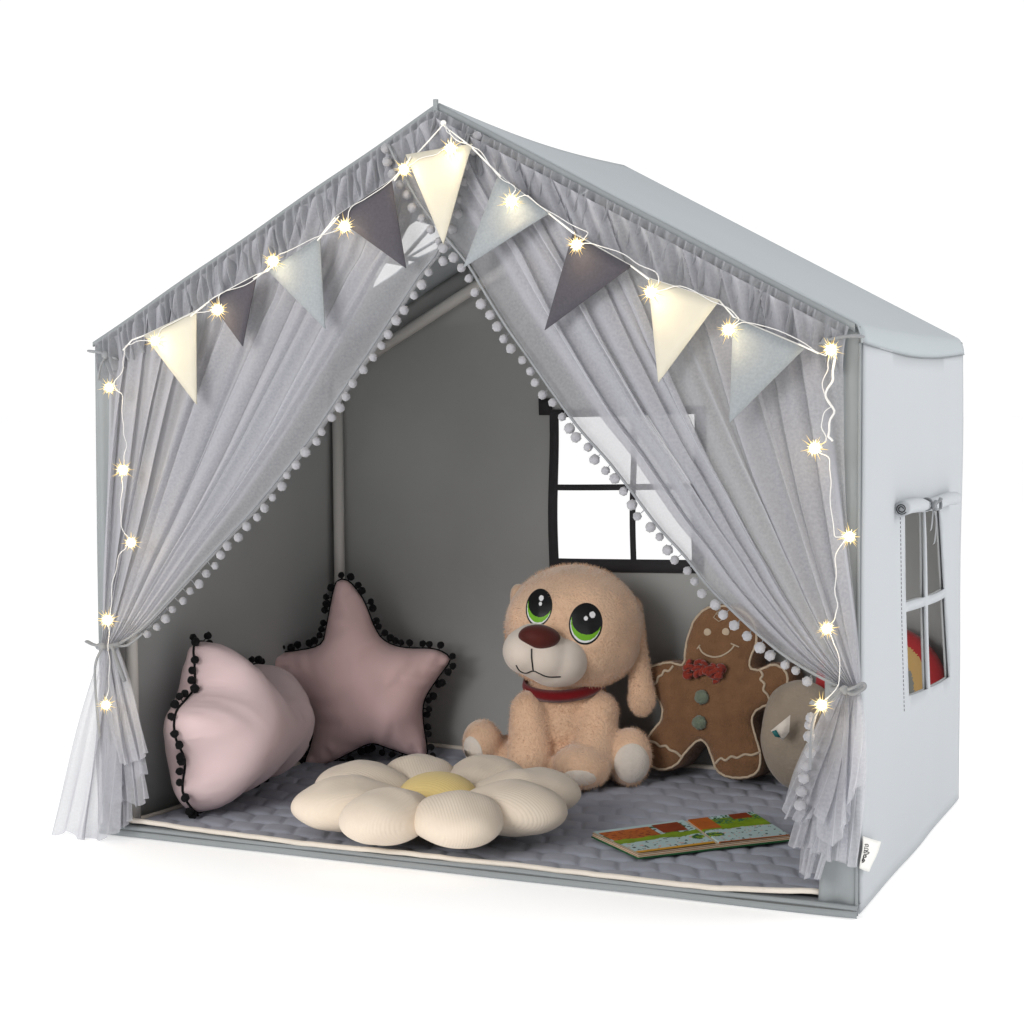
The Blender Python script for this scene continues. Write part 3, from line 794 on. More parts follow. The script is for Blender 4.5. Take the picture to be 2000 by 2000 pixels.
wL = [(866, 244), (878, 262), (880, 286), (850, 300), (805, 318), (789, 331), (740, 372), (690, 402), (673, 438), (640, 455), (560, 490), (533, 508), (500, 545), (432, 575), (425, 602), (380, 612), (318, 640), (303, 664), (262, 668), (243, 684), (240, 720), (222, 752), (238, 772), (240, 830), (246, 870), (240, 914), (238, 960), (236, 1020), (252, 1058), (236, 1080), (222, 1130), (214, 1207), (212, 1260), (214, 1320), (207, 1370)]
wR = [(866, 244), (900, 278), (932, 290), (975, 345), (1005, 366), (1000, 390), (1030, 384), (1090, 425), (1148, 455), (1130, 476), (1170, 478), (1240, 510), (1288, 542), (1274, 568), (1330, 560), (1400, 592), (1444, 620), (1426, 640), (1470, 630), (1560, 664), (1606, 694), (1621, 684), (1616, 720), (1606, 760), (1622, 790), (1604, 820), (1612, 860), (1592, 874), (1620, 900), (1622, 960), (1630, 1045), (1656, 1048), (1634, 1080), (1632, 1150), (1634, 1200), (1616, 1226), (1632, 1262), (1640, 1330), (1606, 1374)]
wr.tube(wirepath(wL, YF - .006), .0007, 5); wr.tube(wirepath(wR, YF - .006), .0007, 5)
wr.tube([p + Vector((.004, 0, 0)) for p in wirepath([(1624, 690), (1620, 740), (1606, 775), (1622, 800), (1612, 840), (1618, 862)], YF - .008)], .0016, 5)
wr.build('wire', M_WIRE, fl_)

# ------------------------------------------------------------------ quilted mat
MZ = .010
mat = thing('play_mat', 'grey quilted floor mat with cream edging covering the tent floor', 'play mat', (W / 2, D / 2, .006))
mc = Vector((W / 2, D / 2, .006))
cL, cR, cF, cB = .034, W - .040, -.009, D - .02
def quilt(x, y):
    wv = .004 * noise.noise(Vector((x * 9, y * 9, 0)))
    a = (y + wv + .006 * math.sin(x * 40)) / .052
    b = ((x * .93 + y * .36) + wv) / .056 + .5 * (math.floor(a) % 2)
    fa = abs((a % 1) - .5) * 2; fb = abs((b % 1) - .5) * 2
    h = (1 - fa ** 4) * (1 - fb ** 4)
    return max(h, 0) ** .55
def lift(x, y):
    l = 0
    l += .006 * max(0, noise.noise(Vector((x * 3.2, y * 3.2, 5))))
    l += .010 * math.exp(-((x - cR) ** 2 + (y - cF) ** 2) / .01) + .006 * math.exp(-((x - cL) ** 2 + (y - cF) ** 2) / .006)
    l += .009 * math.exp(-max(y - cF, 0) / .02)
    if y > cB - .02: l += .012 * (y - cB + .02) / .02
    return l
def matz(x, y): return .006 + lift(x, y)
def m3(a, b):
    x = cL + (cR - cL) * a; y = cF + (cB - cF) * b
    # rounded corners
    r = .035; cxn = min(max(x, cL + r), cR - r); cyn = min(max(y, cF + r), cB - r)
    d = Vector((x - cxn, y - cyn))
    if d.length > r and (x != cxn) and (y != cyn): d = d.normalized() * r; x, y = cxn + d.x, cyn + d.y
    e = min(x - cL, cR - x, y - cF, cB - y)
    y += .003 * math.sin(x * 11) * (1 if b < .1 else 0)
    return Vector((x, y, .006 + .0065 * quilt(x, y) * min(1, max(e, 0) / .02) + lift(x, y))) - mc + Vector((0, 0, .0))
vs, fs = grid(330, 210, m3)
mesh_obj('quilted_top', vs, fs, M_MAT, mat)
bd = []
r = .035
for (cx_, cy_, a0) in ((cR - r, cF + r, -PI / 2), (cR - r, cB - r, 0), (cL + r, cB - r, PI / 2), (cL + r, cF + r, PI)):
    for k in range(7): a = a0 + PI / 2 * k / 6; bd.append((cx_ + r * math.cos(a), cy_ + r * math.sin(a)))
bd = [tuple(p) for p in resample([Vector(p) for p in bd], 260, True)]
bb = MB(); bb.tube([Vector((x, y + (.003 * math.sin(x * 11) if y < .02 else 0), .008 + lift(x, y) + .0012 * noise.noise(Vector((x * 30, y * 30, 0))))) - mc for x, y in bd], .0050, 8, closed=True, flat=.8)
bb.build('binding', M_BIND, mat)

# ------------------------------------------------------------------ frames facing the camera side
YAW = .4162
def frame_pt(org, yaw, k=0.0):
    """returns f(ud,vd,k) -> local coords (x right, y back, z up) of a sight line at k in front of the thing's own plane"""
    b = Vector((-math.sin(yaw), math.cos(yaw), 0)); r = Vector((math.cos(yaw), math.sin(yaw), 0)); org = Vector(org)
    def f(u, v, k=0.0):
        p = on(u * KD, v * KD, org - b * k, b) - org
        return Vector((p.dot(r), p.dot(b), p.z))
    return f
def tilt_pt(org, yaw, tilt):
    """plane leaning back by tilt: returns px -> 2D coords in plane, and xf from cushion space (x, -thick, y) to local"""
    b = Vector((-math.sin(yaw), math.cos(yaw), 0)); r = Vector((math.cos(yaw), math.sin(yaw), 0)); org = Vector(org)
    upv = Vector((0, 0, 1)) * math.cos(tilt) + b * math.sin(tilt); nr = b * math.cos(tilt) - Vector((0, 0, 1)) * math.sin(tilt)
    def px(u, v):
        p = on(u * KD, v * KD, org, nr) - org; return (p.dot(r), p.dot(upv))
    Rl = Matrix(((1, 0, 0), (0, math.cos(tilt), math.sin(tilt)), (0, -math.sin(tilt), math.cos(tilt))))
    def xf(v): return Vector((v.x, v.y * math.cos(tilt) + v.z * math.sin(tilt), -v.y * math.sin(tilt) + v.z * math.cos(tilt)))
    return px, xf

def pom_trim(outline2, xf, parent, npom, skip=lambda x, y: False, cluster=.5, yoff=0, cord_r=.0022, seed=1):
    rng = random.Random(seed)
    O = resample([Vector(p) for p in outline2], 200, True)
    mb = MB(); mb.tube([xf(Vector((p.x, yoff, p.y))) for p in O], cord_r, 6, closed=True)
    cen = sum(O, Vector((0, 0))) / len(O)
    for k in range(npom):
        i = int((k + rng.uniform(-.3, .3)) * 200 / npom) % 200
        p = O[i]; t = (O[(i + 1) % 200] - O[i - 1]).normalized(); nr = Vector((t.y, -t.x))
        area = sum(a.x * b.y - b.x * a.y for a, b in zip(O, O[1:] + O[:1]))
        if area < 0: nr = -nr
        if skip(p.x, p.y): continue
        off = rng.uniform(.007, .012); dy = rng.uniform(-.009, .006) + yoff
        q = xf(Vector((p.x + nr.x * off, dy, p.y + nr.y * off)))
        mb.tube([xf(Vector((p.x, yoff, p.y))), q], .0010, 5)
        place(POM_B, 'pompom', q, parent, s=rng.uniform(.9, 1.15))
    mb.build('cord', M_BLK, parent)

# ------------------------------------------------------------------ star pillow
so = Vector((.165, .600, .03))
star = thing('star_pillow', 'dusty rose star-shaped pillow with black pompom trim in the rear left corner', 'pillow', so, YAW)
px, xf = tilt_pt(so, YAW, .10)
sp_ = [(645, 1093), (662, 1100), (686, 1133), (706, 1182), (724, 1208), (760, 1222), (815, 1224), (843, 1235), (848, 1248), (822, 1284), (800, 1322), (798, 1360), (806, 1415), (800, 1428), (770, 1424), (735, 1412), (700, 1402), (660, 1420), (620, 1440), (590, 1452), (575, 1440), (588, 1400), (592, 1350), (560, 1300), (520, 1272), (490, 1250), (497, 1235), (560, 1228), (605, 1216), (616, 1184), (626, 1130), (635, 1098)]
out_s = [tuple(p) for p in resample(smooth_poly([Vector(px(*p)) for p in sp_], 5), 110, True)]
inflate('cover', out_s, .092, M_ROSE, star, xf, cell=.006, wr=.010, wrf=150, back=.8, power=.56)
pom_trim(out_s, xf, star, 72, seed=4)

# ------------------------------------------------------------------ cloud pillow, seen almost edge on
CY = math.radians(98)
co = Vector((.088, .235, .022))
cloud = thing('cloud_pillow', 'pale pink cloud-shaped pillow with black pompom trim leaning near the left wall', 'pillow', co, CY)
cxf_t = .10
def cxf(v): return Vector((v.x, v.y * math.cos(cxf_t) + v.z * math.sin(cxf_t), -v.y * math.sin(cxf_t) + v.z * math.cos(cxf_t)))
cl_ = [(-.09, .262), (-.05, .262), (-.012, .225), (.03, .168), (.07, .175), (.12, .198), (.165, .190), (.185, .15), (.165, .12), (.17, .07), (.14, .02), (.10, .0), (.06, .012), (.03, .035), (-.01, .004), (-.05, .0), (-.075, .022), (-.11, -.004), (-.15, .0), (-.185, .04), (-.165, .085), (-.190, .13), (-.180, .165), (-.140, .180), (-.105, .195), (-.095, .23)]
out_c = [tuple(p) for p in resample(smooth_poly([Vector(p) for p in cl_], 5), 110, True)]
inflate('cover', out_c, .134, M_PINK, cloud, cxf, cell=.006, wr=.0065, wrf=150, back=.46, power=.55)
pom_trim(out_c, cxf, cloud, 60, seed=9, skip=lambda x, y: y < .0 and x > -.1)

# ------------------------------------------------------------------ daisy floor cushion
DS = .95
dc = onz(826 * KD, 1497 * KD, .075); dc.z = .018
daisy = thing('daisy_cushion', 'cream daisy-shaped floor cushion with yellow centre lying at the front of the mat', 'cushion', dc)
def petal_mesh(k, ang):
    rng = random.Random(k)
    vs, fs = [], []
    L_, Wd, Hh = .095 * rng.uniform(.94, 1.03), .067 * rng.uniform(.93, 1.06), .044 * rng.uniform(.93, 1.05)
    mb = MB(); mb.ell((0, 0, 0), (1, 1, 1), seg=48, rings=32)
    for v in mb.v:
        x, y, z = v
        taper = 1 - .42 * max(0, -x) ** 1.2
        puff = 1 - .34 * max(0, -x)
        q = Vector((x * L_, y * Wd * taper, z * Hh * puff))
        if z < 0: q.z *= .82
        q.z += .005 * noise.noise(Vector((q.x * 22, q.y * 22, k)))
        q.x += .132
        q.z += .047
        c, s = math.cos(ang), math.sin(ang)
        vs.append(Vector((q.x * c - q.y * s, q.x * s + q.y * c, q.z)))
    return vs, mb.f
for k in range(8):
    ang = math.radians(-52 + 45 * k)
    tl = MB(); vs, fs = petal_mesh(k, 0.0)
    o = mesh_obj('petal', vs, fs, M_CREAM, daisy); o.rotation_euler = (0, 0, ang)
cy_ = MB(); cy_.ell((0, 0, .050), (.064, .060, .040), seg=40, rings=24); cy_.build('flower_centre', M_YEL, daisy)

# ------------------------------------------------------------------ plush dog
do = onz(1150 * 1.0, 1525 * 1.0, .02) + Vector((-.404, .9146, 0)) * .09; do.z = .018
dog = thing('plush_dog', 'beige plush puppy with big green eyes and red collar sitting on the mat', 'soft toy', do, YAW)
fp = frame_pt(do, YAW)
PXM = 1.0 / ((3383.0) / ((do - CAM).dot(Vector((-.4038, .9126, -.0633)))))
def E_(mb, u, v, ru, rv, k, ry, rot=0):
    c = fp(u, v, k); R_ = Matrix.Rotation(rot, 3, 'Y')
    mb.ell(c, (ru * PXM, ry, rv * PXM), R_, 32, 20)
def chain(mb, a, b, n):
    for i in range(n):
        t = i / (n - 1); q = [x + (y - x) * t for x, y in zip(a, b)]; E_(mb, *q)
def fuse(mb, name, mat_, parent, vox=.0042, it=6, fac=.6):
    o = mb.build(name, mat_, parent)
    m_ = o.modifiers.new('r', 'REMESH'); m_.mode = 'VOXEL'; m_.voxel_size = vox; m_.use_smooth_shade = True
    s_ = o.modifiers.new('s', 'SMOOTH'); s_.factor = fac; s_.iterations = it
    return bake(o)
def fuzz(o, n, l, w, mat_idx=0, seed=3, avoid=None):
    """short plush pile as fine blades standing on the surface"""
    rng = random.Random(seed); me = o.data
    me.calc_loop_triangles()
    tr = me.loop_triangles; ar = np.array([t.area for t in tr]); cum = np.cumsum(ar); V = [v.co.copy() for v in me.vertices]; Nn = [v.normal.copy() for v in me.vertices]
    vs = [v.co.copy() for v in me.vertices]; fs = [tuple(p.vertices) for p in me.polygons]
    pick = np.searchsorted(cum, np.array([rng.random() for _ in range(n)]) * cum[-1])
    for i in pick:
        t = tr[int(min(i, len(tr) - 1))]; a, b = rng.random(), rng.random()
        if a + b > 1: a, b = 1 - a, 1 - b
        i0, i1, i2 = t.vertices
        p = V[i0] * (1 - a - b) + V[i1] * a + V[i2] * b; nn = (Nn[i0] + Nn[i1] + Nn[i2]).normalized()
        if avoid and avoid(p): continue
        lean = Vector((noise.noise(p * 25), noise.noise(p * 25 + Vector((5, 0, 0))), noise.noise(p * 25 + Vector((0, 9, 0))) - .5)) * .9
        d = (nn + lean + Vector((rng.uniform(-.3, .3), rng.uniform(-.3, .3), rng.uniform(-.3, .3)))).normalized()
        s_ = d.cross(nn)
        if s_.length < .01: s_ = nn.orthogonal()
        s_.normalize(); k = len(vs)
        ll = l * rng.uniform(.5, 1.1)
        vs += [p - s_ * w - nn * .0005, p + s_ * w - nn * .0005, p + d * ll]; fs.append((k, k + 1, k + 2))
    me2 = bpy.data.meshes.new(me.name); me2.from_pydata([tuple(v) for v in vs], [], fs)
    for m_ in me.materials: me2.materials.append(m_)
    for p in me2.polygons: p.use_smooth = True
    o.data = me2
body = MB()
E_(body, 1083, 1180, 128, 113, .05, .112); E_(body, 1088, 1215, 120, 82, .05, .105); E_(body, 1040, 1225, 86, 60, .09, .085)
E_(body, 1066, 1310, 76, 50, .025, .07); E_(body, 1066, 1365, 88, 62, .02, .082); E_(body, 1068, 1415, 98, 58, .015, .09)
chain(body, (998, 1345, 36, 42, .070, .036, 0), (998, 1440, 42, 40, .105, .042, 0), 6)
E_(body, 1000, 1462, 52, 26, .10, .06)
chain(body, (1130, 1345, 38, 42, .070, .036, 0), (1116, 1425, 42, 42, .105, .042, 0), 6)
E_(body, 1096, 1446, 54, 42, .125, .052)
E_(body, 955, 1428, 52, 38, .045, .06); E_(body, 910, 1402, 37, 44, .07, .042, -.15)
E_(body, 1160, 1428, 50, 42, .03, .06); E_(body, 1187, 1428, 42, 54, .095, .040, .08)
bodyo = fuse(body, 'body', M_FUR, dog)
bvh = BVHTree.FromPolygons([v.co.copy() for v in bodyo.data.vertices], [tuple(p.vertices) for p in bodyo.data.polygons])
muz = MB()
E_(muz, 1060, 1243, 49, 50, .130, .058, .1); E_(muz, 992, 1228, 42, 42, .145, .055, .05); E_(muz, 1026, 1236, 56, 48, .140, .060, .25); E_(muz, 1016, 1204, 44, 26, .148, .045, .15); E_(muz, 1040, 1268, 44, 26, .130, .05, .2)
muzo = fuse(muz, 'muzzle', M_SMOOTH, dog, .004, 10)
mbvh = BVHTree.FromPolygons([v.co.copy() for v in muzo.data.vertices], [tuple(p.vertices) for p in muzo.data.polygons])
def cast(tree, u, v, off=.001, k0=.5, dflt=.16):
    a = fp(u, v, k0); b = fp(u, v, -.3); h = tree.ray_cast(a, (b - a).normalized())
    if h[0] is None: return fp(u, v, dflt)
    return h[0] - (b - a).normalized() * off
def patch(name, tree, u0, v0, ru, rv, rot, fcol, mats, parent, off=.0012, nr=22, na=56, dflt=.14, shape=None):
    vs = [cast(tree, u0, v0, off, dflt=dflt)]; uvp = [(0, 0)]
    for i in range(1, nr + 1):
        for j in range(na):
            a = 2 * PI * j / na; x, y = math.cos(a) * i / nr, math.sin(a) * i / nr
            X_ = x * ru; Y_ = y * rv; c, s = math.cos(rot), math.sin(rot)
            vs.append(cast(tree, u0 + X_ * c - Y_ * s, v0 + X_ * s + Y_ * c, off if i < nr else -.0004, dflt=dflt)); uvp.append((x, y))
    fs = []; fm = []
    def addf(f):
        fs.append(f); cx_ = sum(uvp[i][0] for i in f) / len(f); cy2 = sum(uvp[i][1] for i in f) / len(f); fm.append(fcol(cx_, cy2))
    for j in range(na): addf((0, 1 + (j + 1) % na, 1 + j))
    for i in range(1, nr):
        for j in range(na):
            a = 1 + (i - 1) * na; b = 1 + i * na; j2 = (j + 1) % na; addf((a + j, a + j2, b + j2, b + j))
    return mesh_obj(name, vs, fs, mats, parent, True, fm)
def eyecol(side):
    def f(x, y):
        # x right, y down in unit disc
        r = math.hypot(x, y)
        if r > .91: return 0
        hx, hy = (.06, -.50) if side < 0 else (.34, -.46)
        kx, ky = (.06, -.20) if side < 0 else (-.02, -.26)
        if math.hypot((x - hx), (y - hy) * 1.15) < .175: return 3
        if math.hypot((x - kx), (y - ky) * 1.15) < .12: return 3
        if math.hypot((x - .06) / .91, (y + .25) / .76) < 1: return 0
        if math.hypot((x - .02) / .90, (y + .10) / .90) < 1: return 1
        return 2
    return f
EM = [M_INK, M_GREEN, M_WTH, M_WTH]
patch('eye', bvh, 1017, 1146, 25, 36, .16, eyecol(-1), EM, dog, nr=40, na=90)
patch('eye', bvh, 1105, 1177, 32, 40, .10, eyecol(1), EM, dog, nr=40, na=90)
ns = MB(); c = cast(mbvh, 1018, 1203, -.012); ns.ell(c, (38 * PXM, .024, 23 * PXM), Matrix.Rotation(.12, 3, 'Y'), 32, 20)
for v in ns.v:
    t = (c.z - v.z) / (23 * PXM)
    if t > 0: v.x = c.x + (v.x - c.x) * (1 - .22 * t)
ns.build('nose', M_NOSE, dog)
mo = MB()
for line in ([(1003, 1224), (1003, 1240), (1006, 1266)], [(974, 1255), (980, 1265), (992, 1270), (1006, 1266), (1018, 1271), (1034, 1277), (1058, 1277)]):
    pts = [cast(mbvh, p.x, p.y, .0004) for p in smooth_poly([Vector(q) for q in line], 6, False)]
    mo.tube(pts, .0013, 6)
mo.build('mouth', M_INK, dog)
col_ = MB()
cc = fp(1065, 1287, .028)
ring = [cc + Vector((math.cos(a) * 76 * PXM, math.sin(a) * .083, -.012 * (math.sin(a) * -1) + .006 * math.cos(a))) for a in np.linspace(0, 2 * PI, 49)[:-1]]
vs = []; fs = []
for p in ring:
    o_ = (p - cc).normalized(); vs += [p + Vector((0, 0, .012)), p + o_ * .003, p + Vector((0, 0, -.010)), p - o_ * .004]
n = len(ring)
for i in range(n):
    for k in range(4): fs.append((i * 4 + k, ((i + 1) % n) * 4 + k, ((i + 1) % n) * 4 + (k + 1) % 4, i * 4 + (k + 1) % 4))
mesh_obj('collar', vs, fs, M_REDC, dog)
ear = MB()
chain(ear, (1190, 1158, 22, 32, .02, .026, .25), (1203, 1225, 16, 40, .060, .016, .05), 5); chain(ear, (1203, 1225, 16, 42, .060, .015, .05), (1211, 1316, 26, 36, .065, .017, 0), 6)
earo = fuse(ear, 'ear', M_FUR, dog, .0035, 6)
ear = MB(); chain(ear, (982, 1130, 20, 30, -.03, .024, -.2), (974, 1200, 14, 45, -.03, .016, 0), 4)
ear2 = fuse(ear, 'ear', M_FUR, dog, .0035, 6)
for (u0, v0, ru, rv, rot) in ((1192, 1440, 34, 38, .08), (1092, 1468, 34, 15, .05), (893, 1418, 17, 30, -.3)):
    patch('paw_pad', bvh, u0, v0, ru, rv, rot, lambda x, y: 0, [M_FURW], dog, off=.002, nr=14, na=40)
def in_eye(p):
    for (u0, v0, ru, rv) in ((1017, 1146, 25, 36), (1105, 1177, 32, 40), (1192, 1440, 34, 38), (893, 1418, 17, 30)):
        q = cast(bvh, u0, v0)
        if abs(p.y - q.y) < .05 and ((p.x - q.x) / (ru * PXM * 1.02)) ** 2 + ((p.z - q.z) / (rv * PXM * 1.02)) ** 2 < 1: return True
    return False
fuzz(bodyo, 42000, .0062, .00042, seed=3, avoid=in_eye)
fuzz(earo, 7000, .005, .0004, seed=4)

# ------------------------------------------------------------------ gingerbread pillow, faces the front of the tent
gy = .625
go = Vector((.82, gy, .02))
gb = thing('gingerbread_pillow', 'brown gingerbread-man pillow with cream yarn outline and red bow leaning at the back', 'pillow', go)
px, xf = tilt_pt(go, 0, .12)
def z5(x, y): return ((1200 + x * .38825) / KD, (1050 + y * .38825) / KD)
gpts = [(520, 335), (455, 352), (400, 410), (365, 500), (352, 570), (348, 632), (290, 618), (225, 628), (165, 650), (140, 700), (165, 760), (205, 800), (238, 860), (230, 915), (190, 965), (160, 1010), (150, 1070), (170, 1140), (215, 1172), (270, 1172), (325, 1145), (370, 1085), (420, 1035), (442, 1022), (462, 1045), (490, 1120), (520, 1185), (590, 1215), (680, 1212), (735, 1175), (748, 1095), (725, 1000), (705, 920), (730, 872), (815, 832), (865, 778), (885, 710), (862, 655), (800, 628), (735, 655), (695, 650), (700, 600), (725, 540), (725, 460), (690, 390), (620, 345)]
o2 = [tuple(p) for p in resample(smooth_poly([Vector(px(*z5(*p))) for p in gpts], 5), 130, True)]
gbo = inflate('cover', o2, .022, M_GB, gb, lambda v: xf(v + Vector((0, .044, 0))), cell=.008, gusset=.088, power=.5)
gbv = BVHTree.FromPolygons([v.co.copy() for v in gbo.data.vertices], [tuple(p.vertices) for p in gbo.data.polygons])
def gcast(x2, z2, off):
    a = xf(Vector((x2, -.3, z2))); b = xf(Vector((x2, .3, z2))); d_ = (b - a).normalized(); h = gbv.ray_cast(a, d_)
    return (h[0] if h[0] is not None else xf(Vector((x2, -.002, z2)))) - d_ * off
ic = MB()
cen = Vector((0, 0))
O = resample([Vector(p) for p in o2], 240, True)
ar_ = sum(a.x * b.y - b.x * a.y for a, b in zip(O, O[1:] + O[:1]))
pts = []
for i, p in enumerate(O):
    t = (O[(i + 1) % 240] - O[i - 1]).normalized(); nr = Vector((-t.y, t.x)) * (1 if ar_ > 0 else -1)
    q = p + nr * .0035; pts.append(gcast(q.x, q.y, .0005) + Vector((0, 0, .0006 * math.sin(i * 2.1))))
ic.tube(pts, .0023, 7, closed=True)
for line in ([(305, 645), (285, 670), (262, 668), (250, 690), (232, 700), (222, 728), (200, 738)], [(735, 665), (755, 690), (745, 712), (765, 735), (760, 765), (780, 790), (790, 820), (805, 832)],
             [(175, 1022), (215, 1030), (240, 1048), (270, 1046), (290, 1066), (320, 1078), (345, 1105)], [(515, 1135), (545, 1108), (570, 1118), (600, 1098), (630, 1105), (665, 1088), (700, 1092), (735, 1078)]):
    q = [gcast(*px(*z5(p.x, p.y)), .0004) for p in smooth_poly([Vector(p) for p in line], 5, False)]; ic.tube(q, .0022, 7)
ic.build('yarn_outline', M_ICE, gb)
fc = MB()
for line, r_ in (([(440, 548), (460, 578), (495, 596), (530, 600), (565, 590), (600, 565), (618, 540)], .0015), ([(430, 560), (438, 548), (446, 540)], .0012), ([(600, 532), (618, 540), (640, 550)], .0012)):
    fc.tube([gcast(*px(*z5(p.x, p.y)), .0004) for p in smooth_poly([Vector(p) for p in line], 5, False)], r_, 6)
for a in ((545, 375), (530, 392)): fc.tube([gcast(*px(*z5(a[0] + dx, a[1] + dy)), .003) for dx, dy in ((0, -20), (-18, 10), (10, 30), (30, 20))], .0008, 5)
fc.build('smile', M_ICE, gb)
for (x, y) in ((482, 476), (574, 474)):
    e_ = MB(); e_.ell(gcast(*px(*z5(x, y)), .0005), (.0068, .0015, .0068)); e_.build('eye', M_ICE, gb)
for (x, y) in ((461, 800), (447, 928)):
    me = pom_mesh('button', .0125, M_SAGE, 3, .12); p = gcast(*px(*z5(x, y)), .004); place(me, 'button', p, gb, s=(1, .75, 1), rot=(0, 0, 0))
bw = MB(); rg = random.Random(5)
for k in range(26):
    sx = rg.choice((-1, 1)); a = rg.uniform(0, 6.28); rr_ = rg.uniform(.0, .016)
    ctr = gcast(*px(*z5(482 + sx * 44, 672 + sx * 10)), .008) + Vector((rr_ * math.cos(a) * 1.1, rg.uniform(-.006, .004), rr_ * .7 * math.sin(a)))
    t0 = rg.uniform(0, 6)
    bw.tube([ctr + Vector((.008 * math.cos(t0 + u), .003 * math.sin(2 * u), .006 * math.sin(t0 + u * 1.1))) for u in np.linspace(0, 3.5, 9)], .0042, 7)
bw.build('bow', M_BOW, gb)
fuzz(gbo, 16000, .003, .0003, seed=8)

# ------------------------------------------------------------------ rainbow cushion by the side window
ro = Vector((1.088, .680, .02))
rain = thing('rainbow_cushion', 'rainbow cushion with red, sand and slate bands seen through the side window', 'cushion', ro)
pxr, xfr = tilt_pt(ro, 0, .06)
cxr, czr = 0.0, .175
ol = [(cxr + .112 * math.cos(a), czr + .106 * math.sin(a)) for a in np.linspace(0, PI, 40)] + [(-.112, .09), (-.110, .006), (-.09, -.003), (0, -.004), (.09, -.003), (.110, .006), (.112, .09)]
ol = [tuple(p) for p in resample([Vector(p) for p in ol], 90, True)]
def rbcol(x, z):
    r = math.hypot(x - cxr, (z - czr)) if z > czr else abs(x - cxr)
    return 0 if r > .087 else (1 if r > .063 else 2)
inflate('cover', ol, .034, [M_RRED, M_RYEL, M_RGRY], rain, xfr, cell=.0035, fmatf=rbcol, power=.5)

# ------------------------------------------------------------------ cream cushion behind the right curtain
cu = Vector((.968, .618, .02))
cush = thing('round_cushion', 'cream round cushion between the gingerbread pillow and the right curtain', 'cushion', cu, YAW)
mb = MB(); mb.ell((0, 0, 0), (1, 1, 1), seg=48, rings=32)
vs = []
for v in mb.v:
    vs.append(Vector((.068 * v.x, .045 * v.y, .094 + .094 * v.z)) * 1 + Vector((.006 * noise.noise(v * 1.7), 0, 0)))
mesh_obj('cover', vs, mb.f, M_CUSH, cush)
fpc = frame_pt(cu, YAW)
tv = [fpc(*p, .068) for p in ((1454, 1379), (1491, 1349), (1489, 1381), (1477, 1397))]
t_ = mesh_obj('fabric_tag', [tv[0], tv[1], tv[2], tv[3]], [(0, 1, 2, 3)], M_FURW, cush); solid(t_, .0012)
tv = [fpc(*p, .070) for p in ((1456, 1380), (1464, 1377), (1473, 1392), (1462, 1390))]
solid(mesh_obj('print', tv, [(0, 1, 2, 3)], M_TEAL, t_), .0008)

# ------------------------------------------------------------------ open picture book
bz = .026
bo = onz(1345, 1625, bz); bo.z = .017
book = thing('picture_book', 'open board picture book with green and orange garden scenes lying on the mat', 'book', bo)
P00, P10, PS, P11, Pback0 = onz(1155, 1634, bz), onz(1248, 1670, bz), onz(1399, 1648, bz), onz(1548, 1634, bz), None
LB, SB, RB = onz(1158, 1625, bz), onz(1340, 1602, bz), onz(1470, 1585, bz)
LF, SF, RF = onz(1247, 1666, bz), onz(1402, 1647, bz), onz(1543, 1631, bz)
palette = [fabric('page sky', lin((176, 200, 200)), var=.02, vscale=40, sheen=0, rough=.5), fabric('page orange', lin((176, 92, 32)), var=.15, vscale=60, sheen=0, rough=.5), fabric('page green', lin((120, 150, 20)), var=.25, vscale=50, sheen=0, rough=.5),
           fabric('page dark green', lin((40, 90, 55)), var=.25, vscale=70, sheen=0, rough=.5), fabric('page rust', lin((130, 50, 15)), var=.2, vscale=60, sheen=0, rough=.5), fabric('page ochre', lin((205, 150, 40)), var=.1, vscale=60, sheen=0, rough=.5),
           fabric('page board', lin((205, 190, 165)), var=.05, vscale=90, sheen=0), fabric('page teal', lin((30, 110, 95)), var=.2, vscale=60, sheen=0, rough=.5), fabric('page pink', lin((205, 160, 150)), var=.1, vscale=60, sheen=0, rough=.5), fabric('page ink', lin((50, 70, 70)), var=.1, vscale=60, sheen=0, rough=.5)]
def pageP(side, a, b, h=0):
    """a from spine outwards, b from front edge to back"""
    F0, F1, B0, B1 = (SF, LF, SB, LB) if side < 0 else (SF, RF, SB, RB)
    p = F0.lerp(F1, a).lerp(B0.lerp(B1, a), b) - bo
    z = .0098 - (.0045 if a < .02 else 0) - .001 * a + h + (.0006 if side < 0 else 0)
    return Vector((p.x, p.y, z))
def art(side, a, b):
    n1 = noise.noise(Vector((a * 5, b * 5, side * 3))); n2 = noise.noise(Vector((a * 22, b * 22, side * 3 + 9)))
    if side < 0:
        if b < .07: return 5
        if b < .40 + .05 * n1:
            if (a - .12) ** 2 * 5 + (b - .30) ** 2 * 6 < .035 + .02 * n2: return 3 if n2 > 0 else 2
            return 9 if n2 > .36 else (8 if n2 < -.42 else 0)
        if b < .56 + .08 * n1: return 2
        if .45 < a < .98 and b < .92: return 4 if n2 > .25 else 1
        if .12 < a < .40 and .60 < b < .95: return 4
        if b > .9: return 0
        return 3 if n1 > .1 else (9 if n2 > .3 else 0)
    if b < .04: return 1
    if b < .48 + .04 * n1:
        if (a - .12) ** 2 * 4 + (b - .32) ** 2 * 6 < .045 + .02 * n2: return 3 if n2 > 0 else 2
        return 8 if n2 < -.45 else (9 if n2 > .45 else 0)
    if a < .32 and b > .55: return 1
    if b < .70 + .1 * n1: return 2
    if .62 < a < .90 and b > .8: return 4
    if n2 > .15: return 3
    return 7 if n2 < -.2 else (0 if b > .9 else 2)
